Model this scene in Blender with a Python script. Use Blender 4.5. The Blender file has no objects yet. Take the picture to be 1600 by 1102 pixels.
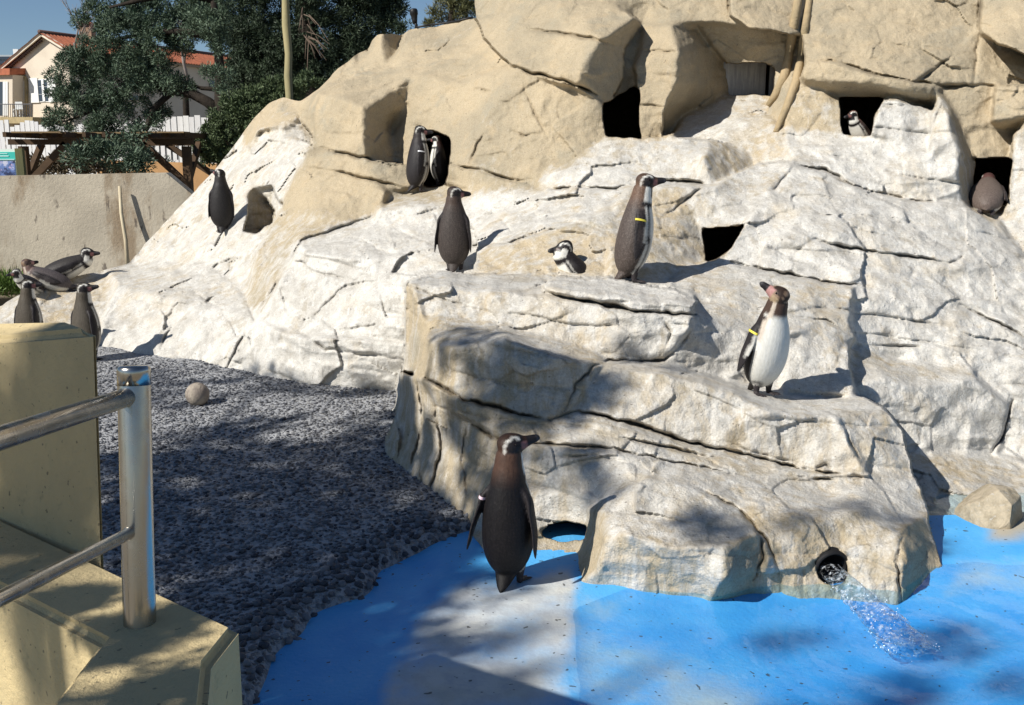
import bpy, bmesh, math, random
import numpy as np
from mathutils import Vector, Matrix, kdtree
random.seed(7)
RNG = np.random.default_rng(7)
C = bpy.context.scene.collection
S = bpy.context.scene
R = math.radians
# ---------------------------------------------------------------- camera, sky, sun
F, CX, CY = 1600.0, 800.0, 551.0          # focal length and centre in photograph pixels
PITCH = R(11.0)
CAMZ = 1.75
cam_d = bpy.data.cameras.new('camera'); cam = bpy.data.objects.new('camera', cam_d); C.objects.link(cam)
cam.location = (0, 0, CAMZ); cam.rotation_euler = (R(90) - PITCH, 0, 0)
cam_d.sensor_width = 36; cam_d.lens = 36; cam_d.clip_start = 0.05; cam_d.clip_end = 3000
S.camera = cam
SUN_EL = R(39.0)
SUN_AZ_MATH = math.atan2(-math.sin(R(34)), -math.cos(R(34)))       # horizontal direction TOWARDS the sun
TOSUN = np.array([math.cos(SUN_EL)*math.cos(SUN_AZ_MATH), math.cos(SUN_EL)*math.sin(SUN_AZ_MATH), math.sin(SUN_EL)])
w = bpy.data.worlds.new('World'); S.world = w; w.use_nodes = True
nt = w.node_tree; nt.nodes.clear()
sky = nt.nodes.new('ShaderNodeTexSky'); sky.sky_type = 'NISHITA'; sky.sun_disc = False
sky.sun_elevation = SUN_EL; sky.sun_rotation = math.atan2(TOSUN[0], TOSUN[1])
sky.altitude = 1200; sky.air_density = 1.0; sky.dust_density = 0.0; sky.ozone_density = 4.0
bg = nt.nodes.new('ShaderNodeBackground'); bg.inputs[1].default_value = 0.064
out = nt.nodes.new('ShaderNodeOutputWorld')
nt.links.new(sky.outputs[0], bg.inputs[0]); nt.links.new(bg.outputs[0], out.inputs[0])
sd = bpy.data.lights.new('sun', 'SUN'); sun = bpy.data.objects.new('sun', sd); C.objects.link(sun)
sd.energy = 5.0; sd.angle = R(0.53); sd.color = (1.0, 0.96, 0.89)
sun.rotation_euler = Vector(TOSUN).to_track_quat('Z', 'Y').to_euler()
sun.location = (-20, -12, 20)
S.view_settings.view_transform = 'Standard'; S.view_settings.look = 'None'
S.view_settings.exposure = 0.30; S.view_settings.gamma = 1.0
S.view_settings.use_curve_mapping = False
# ---------------------------------------------------------------- helpers
cp, sp = math.cos(PITCH), math.sin(PITCH)
def P3(x, y, t):
    """a pixel of the photograph at depth t along the view axis -> a point of the place"""
    u = (x - CX)/F; v = (CY - y)/F
    return Vector((t*u, t*(cp + v*sp), CAMZ + t*(v*cp - sp)))
def P3n(x, y, t):
    u = (x - CX)/F; v = (CY - y)/F
    return np.stack([t*u, t*(cp + v*sp), CAMZ + t*(v*cp - sp)], -1)
def tz(y, z):
    """depth at which the ray through pixel row y meets height z"""
    v = (CY - y)/F
    return (z - CAMZ)/(v*cp - sp)
def Pz(x, y, z): return P3(x, y, tz(y, z))
def PY(x, y, Y):
    v = (CY - y)/F
    return P3(x, y, Y/(cp + v*sp))
def to_px(p):
    """world (N,3) -> pixel"""
    p = np.asarray(p, float)
    dz = p[..., 2] - CAMZ
    t = p[..., 1]*cp - dz*sp
    v = (p[..., 1]*sp + dz*cp)/t
    return CX + F*p[..., 0]/t, CY - F*v, t
def _hash(ix, iy, iz, seed):
    h = (ix.astype(np.uint32)*np.uint32(374761393) + iy.astype(np.uint32)*np.uint32(668265263)
         + iz.astype(np.uint32)*np.uint32(2147483647) + np.uint32(seed*974711 + 12345))
    h = (h ^ (h >> np.uint32(13)))*np.uint32(1274126177)
    h = (h ^ (h >> np.uint32(16)))*np.uint32(2246822519)
    h = h ^ (h >> np.uint32(15))
    return h.astype(np.float64)/4294967295.0
def vnoise(p, seed=0):
    p = np.asarray(p, float); i = np.floor(p).astype(np.int64); f = p - i
    f = f*f*f*(f*(f*6 - 15) + 10)
    r = 0
    for dx in (0, 1):
        wx = f[..., 0] if dx else 1 - f[..., 0]
        for dy in (0, 1):
            wy = f[..., 1] if dy else 1 - f[..., 1]
            for dz in (0, 1):
                wz = f[..., 2] if dz else 1 - f[..., 2]
                r = r + wx*wy*wz*_hash(i[..., 0]+dx, i[..., 1]+dy, i[..., 2]+dz, seed)
    return r*2 - 1
def fbm(p, octv=4, seed=0, gain=0.5):
    a, r, s = 1.0, 0, 0
    for k in range(octv):
        r = r + a*vnoise(p*(2.03**k) + 17.3*k, seed + k); s += a; a *= gain
    return r/s
def inpoly(xs, ys, poly):
    r = np.zeros(xs.shape, bool); n = len(poly)
    for i in range(n):
        x0, y0 = poly[i][0], poly[i][1]; x1, y1 = poly[(i+1) % n][0], poly[(i+1) % n][1]
        c = (y0 > ys) != (y1 > ys)
        r ^= c & (xs < (x1 - x0)*(ys - y0)/((y1 - y0) if y1 != y0 else 1e-9) + x0)
    return r
def seg_dist(xs, ys, pl):
    d = np.full(xs.shape, 1e9)
    for (x0, y0), (x1, y1) in zip(pl[:-1], pl[1:]):
        dx, dy = x1-x0, y1-y0; L = dx*dx + dy*dy + 1e-9
        k = np.clip(((xs-x0)*dx + (ys-y0)*dy)/L, 0, 1)
        d = np.minimum(d, np.hypot(xs - x0 - k*dx, ys - y0 - k*dy))
    return d
def np_mesh(name, v, quads=None, tris=None, smooth=True):
    me = bpy.data.meshes.new(name)
    v = np.asarray(v, np.float32)
    me.vertices.add(len(v)); me.vertices.foreach_set('co', v.ravel())
    nq = 0 if quads is None else len(quads); n3 = 0 if tris is None else len(tris)
    li, ls = [], []
    if nq: li.append(np.asarray(quads, np.int32).ravel()); ls.append(np.arange(nq)*4)
    if n3: li.append(np.asarray(tris, np.int32).ravel()); ls.append(np.arange(n3)*3 + nq*4)
    li = np.concatenate(li); ls = np.concatenate(ls).astype(np.int32)
    me.loops.add(len(li)); me.loops.foreach_set('vertex_index', li)
    me.polygons.add(nq + n3); me.polygons.foreach_set('loop_start', ls)
    me.polygons.foreach_set('use_smooth', np.full(nq+n3, smooth))
    me.update(calc_edges=True)
    return me
def fattr(me, name, arr):
    a = me.attributes.new(name, 'FLOAT', 'POINT'); a.data.foreach_set('value', np.asarray(arr, np.float32))
def cattr(me, name, arr):
    a = me.color_attributes.new(name, 'FLOAT_COLOR', 'POINT'); arr = np.asarray(arr, np.float32)
    if arr.shape[1] == 3: arr = np.concatenate([arr, np.ones((len(arr), 1), np.float32)], 1)
    a.data.foreach_set('color', arr.ravel())
def link(name, me, mat=None, parent=None, loc=None):
    o = bpy.data.objects.new(name, me); C.objects.link(o)
    if mat is not None and me is not None and not me.materials: me.materials.append(mat)
    if parent is not None: o.parent = parent
    if loc is not None: o.location = loc
    return o
def tag(o, label=None, cat=None, group=None, kind=None):
    if label: o['label'] = label
    if cat: o['category'] = cat
    if group: o['group'] = group
    if kind: o['kind'] = kind
    return o
def empty(name, loc=(0, 0, 0), rotz=0, label=None, cat=None, group=None):
    o = bpy.data.objects.new(name, None); C.objects.link(o); o.empty_display_size = 0.1
    o.location = loc; o.rotation_euler = (0, 0, rotz)
    return tag(o, label, cat, group)
def bm_obj(name, bm, mat, parent=None, smooth=False, loc=None):
    me = bpy.data.meshes.new(name); bmesh.ops.recalc_face_normals(bm, faces=bm.faces[:]); bm.to_mesh(me); bm.free()
    for p in me.polygons: p.use_smooth = smooth
    return link(name, me, mat, parent, loc)
def add_box(bm, c, s, m=None, bev=0.0):
    r = bmesh.ops.create_cube(bm, size=1.0); vs = r['verts']
    for v in vs:
        q = Vector((v.co.x*s[0], v.co.y*s[1], v.co.z*s[2]))
        v.co = (m @ q if m is not None else q) + Vector(c)
    if bev > 0:
        es = list({e for v in vs for e in v.link_edges})
        bmesh.ops.bevel(bm, geom=es, offset=bev, segments=2, affect='EDGES', profile=0.6)
def add_hexa(bm, q0, q1):
    """solid between two quads (same winding)"""
    a = [bm.verts.new(p) for p in q0]; b = [bm.verts.new(p) for p in q1]
    n = len(a); bm.faces.new(a); bm.faces.new(b[::-1])
    for i in range(n): bm.faces.new((a[i], b[i], b[(i+1) % n], a[(i+1) % n]))
def add_beam(bm, a, b, wd, h, up=Vector((0, 0, 1))):
    a, b = Vector(a), Vector(b); d = (b - a).normalized()
    s = d.cross(up); s = s.normalized() if s.length > 1e-4 else Vector((1, 0, 0)); u = s.cross(d)
    q = [s*wd/2*i + u*h/2*j for i, j in ((-1, -1), (1, -1), (1, 1), (-1, 1))]
    add_hexa(bm, [a + x for x in q], [b + x for x in q])
def add_tube(bm, pts, rad, n=10, cap=True):
    pts = [Vector(p) for p in pts]; m = len(pts)
    if not hasattr(rad, '__len__'): rad = [rad]*m
    rings = []; prev = None
    for i, p in enumerate(pts):
        d = (pts[min(i+1, m-1)] - pts[max(i-1, 0)]).normalized()
        if prev is None:
            s = d.cross(Vector((0, 0, 1)));
            if s.length < 1e-3: s = d.cross(Vector((1, 0, 0)))
        else: s = prev - d*prev.dot(d)
        s.normalize(); prev = s; u = d.cross(s)
        rings.append([bm.verts.new(p + (s*math.cos(k*2*math.pi/n) + u*math.sin(k*2*math.pi/n))*rad[i]) for k in range(n)])
    for a, b in zip(rings[:-1], rings[1:]):
        for k in range(n): bm.faces.new((a[k], a[(k+1) % n], b[(k+1) % n], b[k]))
    if cap: bm.faces.new(rings[0][::-1]); bm.faces.new(rings[-1])
# ---------------------------------------------------------------- materials
class NT:
    def __init__(s, name):
        s.m = bpy.data.materials.new(name); s.m.use_nodes = True; s.t = s.m.node_tree; s.t.nodes.clear()
        s.o = s.n('ShaderNodeOutputMaterial'); s.b = s.n('ShaderNodeBsdfPrincipled'); s.l(s.b.outputs[0], s.o.inputs[0])
    def n(s, ty, **k):
        x = s.t.nodes.new(ty)
        for a, b in k.items(): setattr(x, a, b)
        return x
    def l(s, a, b): s.t.links.new(a, b)
    def co(s, scale=(1, 1, 1), gen='Object'):
        tc = s.n('ShaderNodeTexCoord'); mp = s.n('ShaderNodeMapping'); mp.inputs['Scale'].default_value = scale
        s.l(tc.outputs[gen], mp.inputs[0]); return mp.outputs[0]
    def noise(s, vec, scale, detail=4, rough=0.55):
        x = s.n('ShaderNodeTexNoise'); x.inputs['Scale'].default_value = scale; x.inputs['Detail'].default_value = detail
        x.inputs['Roughness'].default_value = rough; s.l(vec, x.inputs['Vector']); return x.outputs[0]
    def ramp(s, fac, a, b, c0=0.0, c1=1.0):
        x = s.n('ShaderNodeMapRange', interpolation_type='SMOOTHSTEP')
        for k, v in zip(('From Min', 'From Max', 'To Min', 'To Max'), (a, b, c0, c1)): x.inputs[k].default_value = v
        s.l(fac, x.inputs['Value']); return x.outputs[0]
    def math(s, op, a, b=None):
        x = s.n('ShaderNodeMath', operation=op)
        for i, q in enumerate((a, b)):
            if q is None: continue
            if isinstance(q, (int, float)): x.inputs[i].default_value = q
            else: s.l(q, x.inputs[i])
        return x.outputs[0]
    def mix(s, fac, a, b, mode='MIX'):
        x = s.n('ShaderNodeMix', data_type='RGBA', blend_type=mode)
        if isinstance(fac, (int, float)): x.inputs[0].default_value = fac
        else: s.l(fac, x.inputs[0])
        for i, q in ((6, a), (7, b)):
            if isinstance(q, tuple): x.inputs[i].default_value = (*q, 1)
            else: s.l(q, x.inputs[i])
        return x.outputs[2]
    def attr(s, name, col=False):
        x = s.n('ShaderNodeAttribute'); x.attribute_name = name; return x.outputs['Color' if col else 'Fac']
    def base(s, c):
        if isinstance(c, tuple): s.b.inputs['Base Color'].default_value = (*c, 1)
        else: s.l(c, s.b.inputs['Base Color'])
    def rough(s, r):
        if isinstance(r, (int, float)): s.b.inputs['Roughness'].default_value = r
        else: s.l(r, s.b.inputs['Roughness'])
    def bump(s, h, dist, strength=1.0):
        x = s.n('ShaderNodeBump'); x.inputs['Distance'].default_value = dist; x.inputs['Strength'].default_value = strength
        s.l(h, x.inputs['Height']); s.l(x.outputs[0], s.b.inputs['Normal'])
    def spec(s, v): s.b.inputs['Specular IOR Level'].default_value = v
def mottled(name, c1, c2, scale=6, rough=0.8, bump=0.004, bscale=60, spec=0.3, metal=0.0, sv=(1, 1, 1), c3=None):
    k = NT(name); v = k.co(sv)
    c = k.mix(k.ramp(k.noise(v, scale, 5), 0.35, 0.65), c1, c2)
    if c3: c = k.mix(k.ramp(k.noise(v, scale*3.7, 6, 0.7), 0.56, 0.72), c, c3)
    k.base(c); k.rough(rough); k.spec(spec); k.b.inputs['Metallic'].default_value = metal
    if bump: k.bump(k.noise(v, bscale, 5, 0.65), bump)
    return k.m
def leafmat(name, c1, c2, scale=1.2):
    k = NT(name); v = k.co()
    g = k.n('ShaderNodeNewGeometry')
    c = k.mix(k.ramp(k.noise(v, scale, 3), 0.38, 0.62), c1, c2)
    c = k.mix(k.math('MULTIPLY', g.outputs['Random Per Island'], 0.6), c, tuple(min(1, q*1.7) for q in c2))
    k.base(c); k.rough(0.6); k.spec(0.25)
    k.b.inputs['Subsurface Weight'].default_value = 0.0
    return k.m
# ---------------------------------------------------------------- rockwork: facets with real depths (x, y, depth)
# each: (block, whitewash 0..1, corners)
FAC = []
def fa(block, wht, *v):
    if block == 'cave': block = 'cave%d' % len(FAC)
    FAC.append((block, wht, [tuple(map(float, q)) for q in v]))
# left low ridge and left slope
fa('ridge',.55,(-200,470,9.4),(0,476,9.2),(60,444,9.4),(165,420,9.9),(200,412,10.1),(180,440,9.3),(160,560,8.35),(100,545,8.5),(0,545,8.6),(-200,545,8.7))
fa('left_slope',.72,(200,412,10.2),(240,365,10.4),(290,312,10.6),(335,265,10.7),(380,205,10.8),(395,185,10.8),(430,200,10.2),(490,190,10.1),(488,225,9.6),(470,260,9.4),(430,330,9.2),(385,470,8.3),(330,420,9.2))
fa('left_slope',.30,(380,205,10.8),(395,185,10.8),(420,160,10.7),(445,151,10.6),(468,156,10.5),(475,175,10.2),(440,195,10.05),(405,205,10.2),(385,240,10.5))
fa('left_slope',.70,(440,195,10.05),(475,175,10.2),(492,190,10.4),(488,225,10.0),(455,215,10.1),(435,208,10.15))
fa('left_slope',.75,(390,298,9.85),(425,290,9.75),(440,320,9.45),(428,345,9.5),(415,312,9.85))
fa('left_slope',.55,(392,300,9.85),(418,308,10.02),(430,330,10.0),(425,350,9.95),(402,366,9.9),(383,362,9.9))
fa('left_ledge',.70,(165,422,9.8),(205,411,10.2),(330,415,9.2),(390,470,8.2),(400,490,8.0),(270,470,8.5),(180,440,9.2))
fa('left_toe',.85,(180,440,9.2),(270,470,8.5),(400,490,8.0),(395,502,7.9),(350,580,7.75),(345,600,7.75),(280,570,8.0),(268,560,8.0),(155,570,8.35),(160,500,8.6))
# tan diagonal ridge
fa('diagonal_ridge',.12,(480,240,9.1),(488,262,8.95),(580,278,8.65),(600,320,8.4),(560,345,8.4),(500,330,8.5),(440,330,9.0))
fa('diagonal_ridge',.42,(440,330,9.0),(500,330,8.5),(560,345,8.4),(470,375,8.2),(440,430,8.0),(405,490,7.9),(383,475,8.25),(400,400,8.6))
# white terraces left of the block
fa('left_terrace',.85,(470,378,8.2),(560,345,8.45),(590,343,8.3),(740,355,8.0),(745,385,7.6),(660,392,7.5),(580,402,7.55),(480,395,7.85))
fa('left_terrace',.95,(440,440,7.85),(465,382,8.1),(480,395,7.8),(580,402,7.5),(660,392,7.45),(745,385,7.4),(745,432,7.0),(640,440,7.1),(636,470,7.1),(560,452,7.4),(450,447,7.75))
fa('left_terrace',.88,(405,490,7.9),(440,440,7.8),(560,452,7.35),(640,470,7.1),(640,535,7.05),(560,528,7.15),(480,528,7.35),(430,512,7.6))
fa('left_terrace_toe',.9,(350,580,7.75),(395,502,7.85),(430,512,7.5),(480,528,7.25),(560,528,7.05),(645,540,7.0),(645,640,7.2),(560,632,7.2),(480,622,7.25),(345,600,7.75))
# upper left dome
fa('shoulder',.08,(462,158,10.4),(497,137,10.4),(530,105,10.4),(560,84,10.4),(545,130,10.0),(500,145,9.5),(490,215,9.45),(470,187,10.2))
fa('peak',.03,(556,84,10.6),(575,75,10.6),(582,60,10.5),(592,52,10.5),(602,52,10.4),(598,70,10.2),(603,102,9.95),(560,112,10.1))
fa('peak',.05,(600,52,10.4),(618,52,10.6),(630,57,10.9),(622,80,10.5),(603,102,9.95),(597,75,10.2))
fa('dome',.08,(600,105,9.85),(622,82,9.9),(640,47,10.2),(690,38,10.2),(745,28,9.9),(760,60,9.3),(800,100,8.7),(720,130,8.9),(640,116,9.2))
fa('dome',.06,(500,143,9.45),(560,116,9.7),(603,103,9.8),(640,116,9.2),(600,147,9.0),(565,165,8.85),(530,152,9.05))
fa('dome',.08,(500,142,9.4),(530,152,9.05),(532,240,8.95),(490,229,9.2),(492,185,9.3))
fa('dome',.06,(530,152,9.05),(565,165,8.8),(566,200,8.75),(572,248,8.7),(532,240,8.95))
fa('dome',.05,(565,165,8.8),(600,147,9.0),(642,116,9.2),(632,170,9.2),(612,200,9.3),(620,258,9.15),(572,248,8.7),(566,200,8.75))
fa('dome',.06,(642,116,9.2),(720,130,8.85),(800,100,8.55),(812,106,8.4),(760,180,8.4),(740,252,8.25),(700,260,8.45),(700,215,8.6),(690,190,8.75),(648,190,9.0),(640,262,8.95),(618,258,9.15),(612,200,9.3),(632,170,9.2))
fa('dome_band',.08,(476,236,9.1),(490,228,9.15),(572,248,8.7),(645,262,8.75),(655,303,8.55),(580,278,8.6),(485,263,8.9))
fa('dome_band',.2,(698,258,8.35),(740,252,8.2),(830,285,7.95),(852,302,7.75),(760,302,8.05),(700,292,8.4))
# cliff, centre
fa('cliff_centre',.1,(808,105,8.35),(860,140,8.15),(930,165,7.95),(945,215,8.0),(900,252,7.85),(850,287,7.85),(740,252,8.25),(760,180,8.35))
fa('cave',0,(668,255,10.6),(680,222,10.6),(692,213,10.6),(702,215,10.6),(702,272,10.6),(690,290,10.4),(672,290,10.4))
fa('cliff_block',.03,(742,-200,9.9),(1000,-200,9.6),(1000,20,8.6),(950,5,8.6),(870,10,8.6),(800,20,8.9),(745,30,9.4))
fa('cliff_block',.03,(743,28,9.3),(800,20,8.9),(872,12,8.6),(882,40,8.3),(940,60,7.9),(905,105,7.82),(905,122,7.82),(850,120,8.1),(803,104,8.3),(758,60,8.9))
fa('cliff_block',.02,(870,10,8.6),(950,5,8.55),(990,30,8.2),(940,60,7.9),(880,40,8.3))
fa('cliff_block',.02,(990,30,8.2),(1003,40,8.65),(997,75,8.65),(975,76,8.3),(940,60,7.9))
fa('cliff_block',.02,(940,60,7.9),(975,74,8.3),(975,120,8.25),(957,155,8.15),(930,147,7.95),(905,120,7.82))
fa('cliff_recess',.02,(975,74,8.5),(1003,44,8.65),(1003,80,8.5),(993,120,8.5),(988,142,8.5),(957,152,8.4),(972,120,8.4))
fa('cliff_top',.02,(1000,-200,9.6),(1270,-200,9.3),(1265,0,8.6),(1245,55,8.3),(1150,40,8.35),(1100,35,8.45),(1050,38,8.45),(1003,37,8.65),(975,5,8.65))
fa('cliff_top',.02,(1140,-40,8.5),(1262,-40,8.6),(1262,5,8.45),(1245,55,8.2),(1180,52,8.1),(1140,25,8.2))
fa('pillar',.03,(1003,38,8.55),(1050,40,8.35),(1062,85,8.1),(1058,130,8.1),(1045,165,8.1),(1032,216,8.2),(1000,216,8.15),(996,145,8.2),(991,105,8.3),(1003,70,8.45))
fa('pillar',.03,(1050,40,8.35),(1095,47,8.75),(1112,72,8.85),(1137,92,9.1),(1137,162,9.1),(1068,178,8.85),(1037,216,8.75),(1036,180,8.4),(1058,130,8.1),(1062,85,8.1))
fa('niche_wall',.04,(1092,45,8.6),(1140,40,8.5),(1245,55,8.5),(1256,100,8.5),(1225,150,8.5),(1205,98,8.6),(1135,97,8.85),(1110,70,8.7))
fa('niche_wall',.15,(1205,98,8.6),(1258,90,8.45),(1240,125,8.3),(1222,205,8.1),(1190,182,8.4),(1208,150,8.5))
fa('niche_ledge',.7,(1068,190,8.75),(1130,150,9.0),(1205,147,8.9),(1198,182,8.45),(1150,192,8.4),(1120,217,8.15),(1060,217,8.4))
fa('cave',0,(1133,100,9.6),(1145,97,9.6),(1195,97,9.6),(1210,108,9.6),(1208,148,9.5),(1138,146,9.5))
fa('cave',0,(984,140,10.3),(998,143,10.3),(1000,216,10.3),(948,214,10.3),(954,172,10.3),(968,150,10.3))
# cliff, right
fa('right_boulder',.03,(1270,-200,9.3),(1540,-200,9.1),(1530,0,8.3),(1530,40,8.15),(1490,85,7.95),(1430,127,7.75),(1380,117,7.8),(1310,98,7.95),(1258,90,8.1),(1258,60,8.2),(1268,0,8.5))
fa('right_lip',.04,(1258,90,8.05),(1310,98,7.85),(1380,118,7.68),(1430,127,7.66),(1470,135,7.75),(1460,150,7.75),(1400,142,7.7),(1330,128,7.8),(1256,124,8.0))
fa('right_lip',.03,(1256,124,8.0),(1330,128,7.8),(1400,142,7.7),(1460,150,7.75),(1458,172,8.05),(1400,160,8.05),(1330,152,8.1),(1290,152,8.2))
fa('right_wedge',.03,(1490,85,7.95),(1530,38,8.1),(1532,60,8.05),(1522,132,7.85),(1472,135,7.8),(1430,127,7.8))
fa('far_block',.03,(1535,-200,8.9),(1900,-200,8.7),(1900,60,7.5),(1600,85,7.55),(1560,70,7.65),(1530,50,7.95))
fa('far_recess',.05,(1530,52,8.05),(1562,72,8.1),(1600,85,8.2),(1900,65,8.2),(1900,140,8.0),(1600,132,7.95),(1563,132,7.85),(1521,135,7.85))
fa('far_block_lower',.04,(1470,134,7.9),(1556,132,7.85),(1600,215,7.9),(1584,247,7.75),(1527,248,7.7),(1512,212,7.8),(1475,150,7.85))
fa('far_block_lower',.05,(1557,130,7.7),(1600,134,7.6),(1900,130,7.4),(1900,190,7.4),(1600,182,7.5),(1549,188,7.65))
fa('far_block_lower',.04,(1549,188,7.65),(1600,182,7.5),(1900,185,7.4),(1900,225,8.0),(1595,218,8.05))
fa('hole_jamb',.35,(1240,125,8.2),(1256,127,8.1),(1312,155,8.0),(1318,212,7.85),(1222,202,8.0))
fa('cave',0,(1312,150,9.8),(1345,150,9.8),(1380,155,9.8),(1366,180,9.8),(1360,213,9.8),(1318,211,9.8))
fa('white_stone',.85,(1378,157,7.8),(1400,155,7.75),(1450,170,7.75),(1456,237,7.55),(1360,214,7.65),(1366,180,7.7))
fa('pointed_stone',.75,(1470,147,7.75),(1482,180,7.5),(1502,243,7.4),(1452,236,7.45),(1456,185,7.6))
fa('pointed_stone',.3,(1470,147,7.75),(1522,250,7.85),(1502,243,7.4),(1482,180,7.5))
# upper terrace
fa('upper_terrace',.7,(935,216,8.0),(1030,215,7.9),(1112,221,7.75),(1100,245,7.42),(1115,287,7.35),(1050,282,7.45),(930,266,7.65),(895,258,7.8))
fa('upper_terrace',.5,(1112,221,7.75),(1172,240,7.95),(1182,262,7.9),(1115,289,7.35),(1100,245,7.42))
fa('niche_rubble',.6,(1118,217,8.1),(1150,190,8.3),(1195,178,8.3),(1225,202,8.0),(1240,215,7.9),(1237,252,7.7),(1180,258,7.85),(1167,237,7.95))
fa('right_terrace',.88,(1222,202,8.0),(1320,210,7.88),(1360,213,7.75),(1452,236,7.5),(1502,262,7.35),(1507,320,7.35),(1440,316,7.32),(1340,291,7.38),(1270,266,7.48),(1235,251,7.6))
fa('terrace_band',.75,(838,292,7.85),(850,266,7.9),(930,263,7.62),(1050,281,7.42),(1115,288,7.32),(1100,292,7.35),(1000,293,7.4),(900,291,7.55))
# wall behind the slab
fa('hole_step',.35,(600,320,8.5),(640,302,8.75),(700,290,8.6),(745,300,8.15),(705,317,8.2),(610,328,8.3))
fa('hole_step',.85,(596,326,8.3),(610,326,8.28),(705,315,8.18),(760,300,8.05),(852,300,7.72),(822,347,7.65),(742,357,7.85),(588,347,8.25))
fa('back_wall',.75,(850,300,7.7),(900,291,7.55),(988,290,7.38),(962,330,7.05),(900,346,6.95),(800,377,6.95),(745,387,7.15),(740,355,7.7))
fa('back_wall',.5,(800,377,6.95),(900,346,6.9),(958,330,7.0),(952,387,6.65),(945,432,6.45),(850,434,6.4),(742,432,6.65),(745,387,7.1))
fa('back_wall_right',.5,(985,290,7.3),(1060,290,7.22),(1102,300,7.2),(1097,355,7.05),(1107,402,6.9),(1060,427,6.55),(1030,442,6.35),(955,436,6.3),(950,387,6.62),(957,330,7.0))
fa('hole_lintel',.65,(1060,289,7.22),(1115,288,7.2),(1180,259,7.6),(1237,251,7.5),(1207,300,7.15),(1172,347,6.9),(1150,357,6.9),(1097,354,7.0))
fa('cave',0,(1103,355,8.6),(1155,357,8.6),(1172,346,8.6),(1142,388,8.6),(1104,404,8.6))
# right slope
fa('right_slope',.85,(1205,300,7.2),(1235,252,7.45),(1270,266,7.4),(1340,291,7.3),(1380,312,7.2),(1340,340,6.95),(1260,330,6.95))
fa('right_slope',.88,(1380,312,7.2),(1505,320,7.25),(1565,347,7.3),(1600,400,7.0),(1900,420,6.9),(1900,440,6.8),(1600,432,6.78),(1500,407,6.7),(1300,377,6.68),(1340,340,6.9))
fa('right_slope',.9,(1205,300,7.15),(1260,330,6.95),(1340,340,6.9),(1300,377,6.68),(1190,385,6.68),(1138,392,6.72),(1168,345,6.85))
fa('slope_layer',.92,(1118,408,6.68),(1140,387,6.72),(1280,375,6.72),(1500,408,6.72),(1600,432,6.78),(1900,440,6.7),(1900,522,6.45),(1600,507,6.45),(1480,480,6.45),(1340,446,6.45),(1220,427,6.5))
fa('speckled_ledge',.65,(1055,432,6.5),(1065,415,6.6),(1120,406,6.66),(1220,429,6.45),(1340,448,6.35),(1330,472,6.25),(1250,462,6.15),(1120,462,6.05),(1060,452,6.15))
fa('speckled_ledge',.72,(1090,460,6.1),(1230,455,6.2),(1330,470,6.25),(1338,530,5.98),(1320,532,5.9),(1250,517,5.82),(1215,547,5.7),(1150,522,5.68),(1110,497,5.75),(1080,482,5.8))
fa('right_wall',.92,(1335,446,6.45),(1480,479,6.45),(1600,506,6.4),(1900,520,6.4),(1900,620,6.2),(1600,600,6.2),(1550,575,6.15),(1480,572,6.15),(1400,562,6.22),(1342,545,6.18),(1330,500,6.25))
fa('right_shelf',.6,(1322,580,5.9),(1345,542,6.18),(1400,562,6.22),(1520,574,6.15),(1515,592,5.98),(1420,602,5.85),(1380,592,5.82),(1330,604,5.75))
fa('right_shelf',.9,(1328,602,5.75),(1380,590,5.82),(1420,604,5.82),(1515,592,5.95),(1580,642,6.0),(1562,704,5.95),(1540,714,5.93),(1450,708,5.8),(1420,704,5.75),(1375,655,5.75))
fa('right_flank',.8,(1520,574,6.18),(1600,560,6.2),(1900,600,6.15),(1900,745,5.85),(1600,724,5.92),(1562,706,6.0),(1580,640,6.05))
fa('right_floor',.6,(1415,702,5.75),(1450,707,5.8),(1560,710,5.95),(1600,722,5.92),(1900,742,5.85),(1900,900,4.75),(1600,900,4.75),(1480,905,4.75),(1430,830,5.0))
fa('hole_right',.75,(1583,212,7.6),(1600,192,7.5),(1900,192,7.4),(1900,425,6.95),(1600,402,7.15),(1565,347,7.4),(1577,300,7.5))
fa('cave',0,(1527,247,9.3),(1583,250,9.3),(1576,300,9.2),(1568,322,9.0),(1540,322,9.0),(1518,318,9.1),(1513,300,9.3))
fa('hole_right',.35,(1518,318,7.75),(1568,322,7.75),(1560,345,7.35),(1538,340,7.4),(1505,322,7.4))
fa('right_terrace',.4,(1497,262,7.36),(1528,250,7.85),(1517,320,7.7),(1506,320,7.36))
# middle block
fa('block_ledge',.8,(636,440,6.0),(680,425,6.3),(745,426,6.5),(850,432,6.4),(960,434,6.35),(1060,450,6.15),(1090,470,5.8),(855,460,5.85),(740,452,5.9),(650,449,5.95))
fa('block_face',.72,(645,448,5.95),(740,451,5.88),(855,460,5.72),(990,484,5.48),(1085,490,5.48),(1080,512,5.44),(1040,557,5.5),(1020,572,5.5),(940,562,5.5),(850,537,5.58),(700,497,5.75),(650,492,5.85))
fa('block_corner',.35,(634,440,6.05),(648,448,5.9),(664,510,5.7),(652,585,5.65),(630,580,6.0),(632,500,6.05))
fa('slab',.85,(847,443,5.95),(868,432,6.15),(960,435,6.1),(1050,453,5.85),(1092,470,5.65),(1085,478,5.55),(990,468,5.55),(858,449,5.75))
fa('slab',.85,(847,443,5.85),(858,449,5.72),(990,468,5.52),(1086,476,5.5),(1084,489,5.52),(990,483,5.54),(855,459,5.72))
fa('second_block',.6,(688,496,5.7),(790,512,5.6),(930,552,5.45),(947,567,5.35),(870,556,5.15),(790,526,5.15),(710,541,5.25),(668,532,5.5))
fa('second_block',.2,(650,590,5.65),(664,505,5.7),(690,495,5.65),(670,532,5.45),(668,594,5.42),(650,594,5.6))
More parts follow.
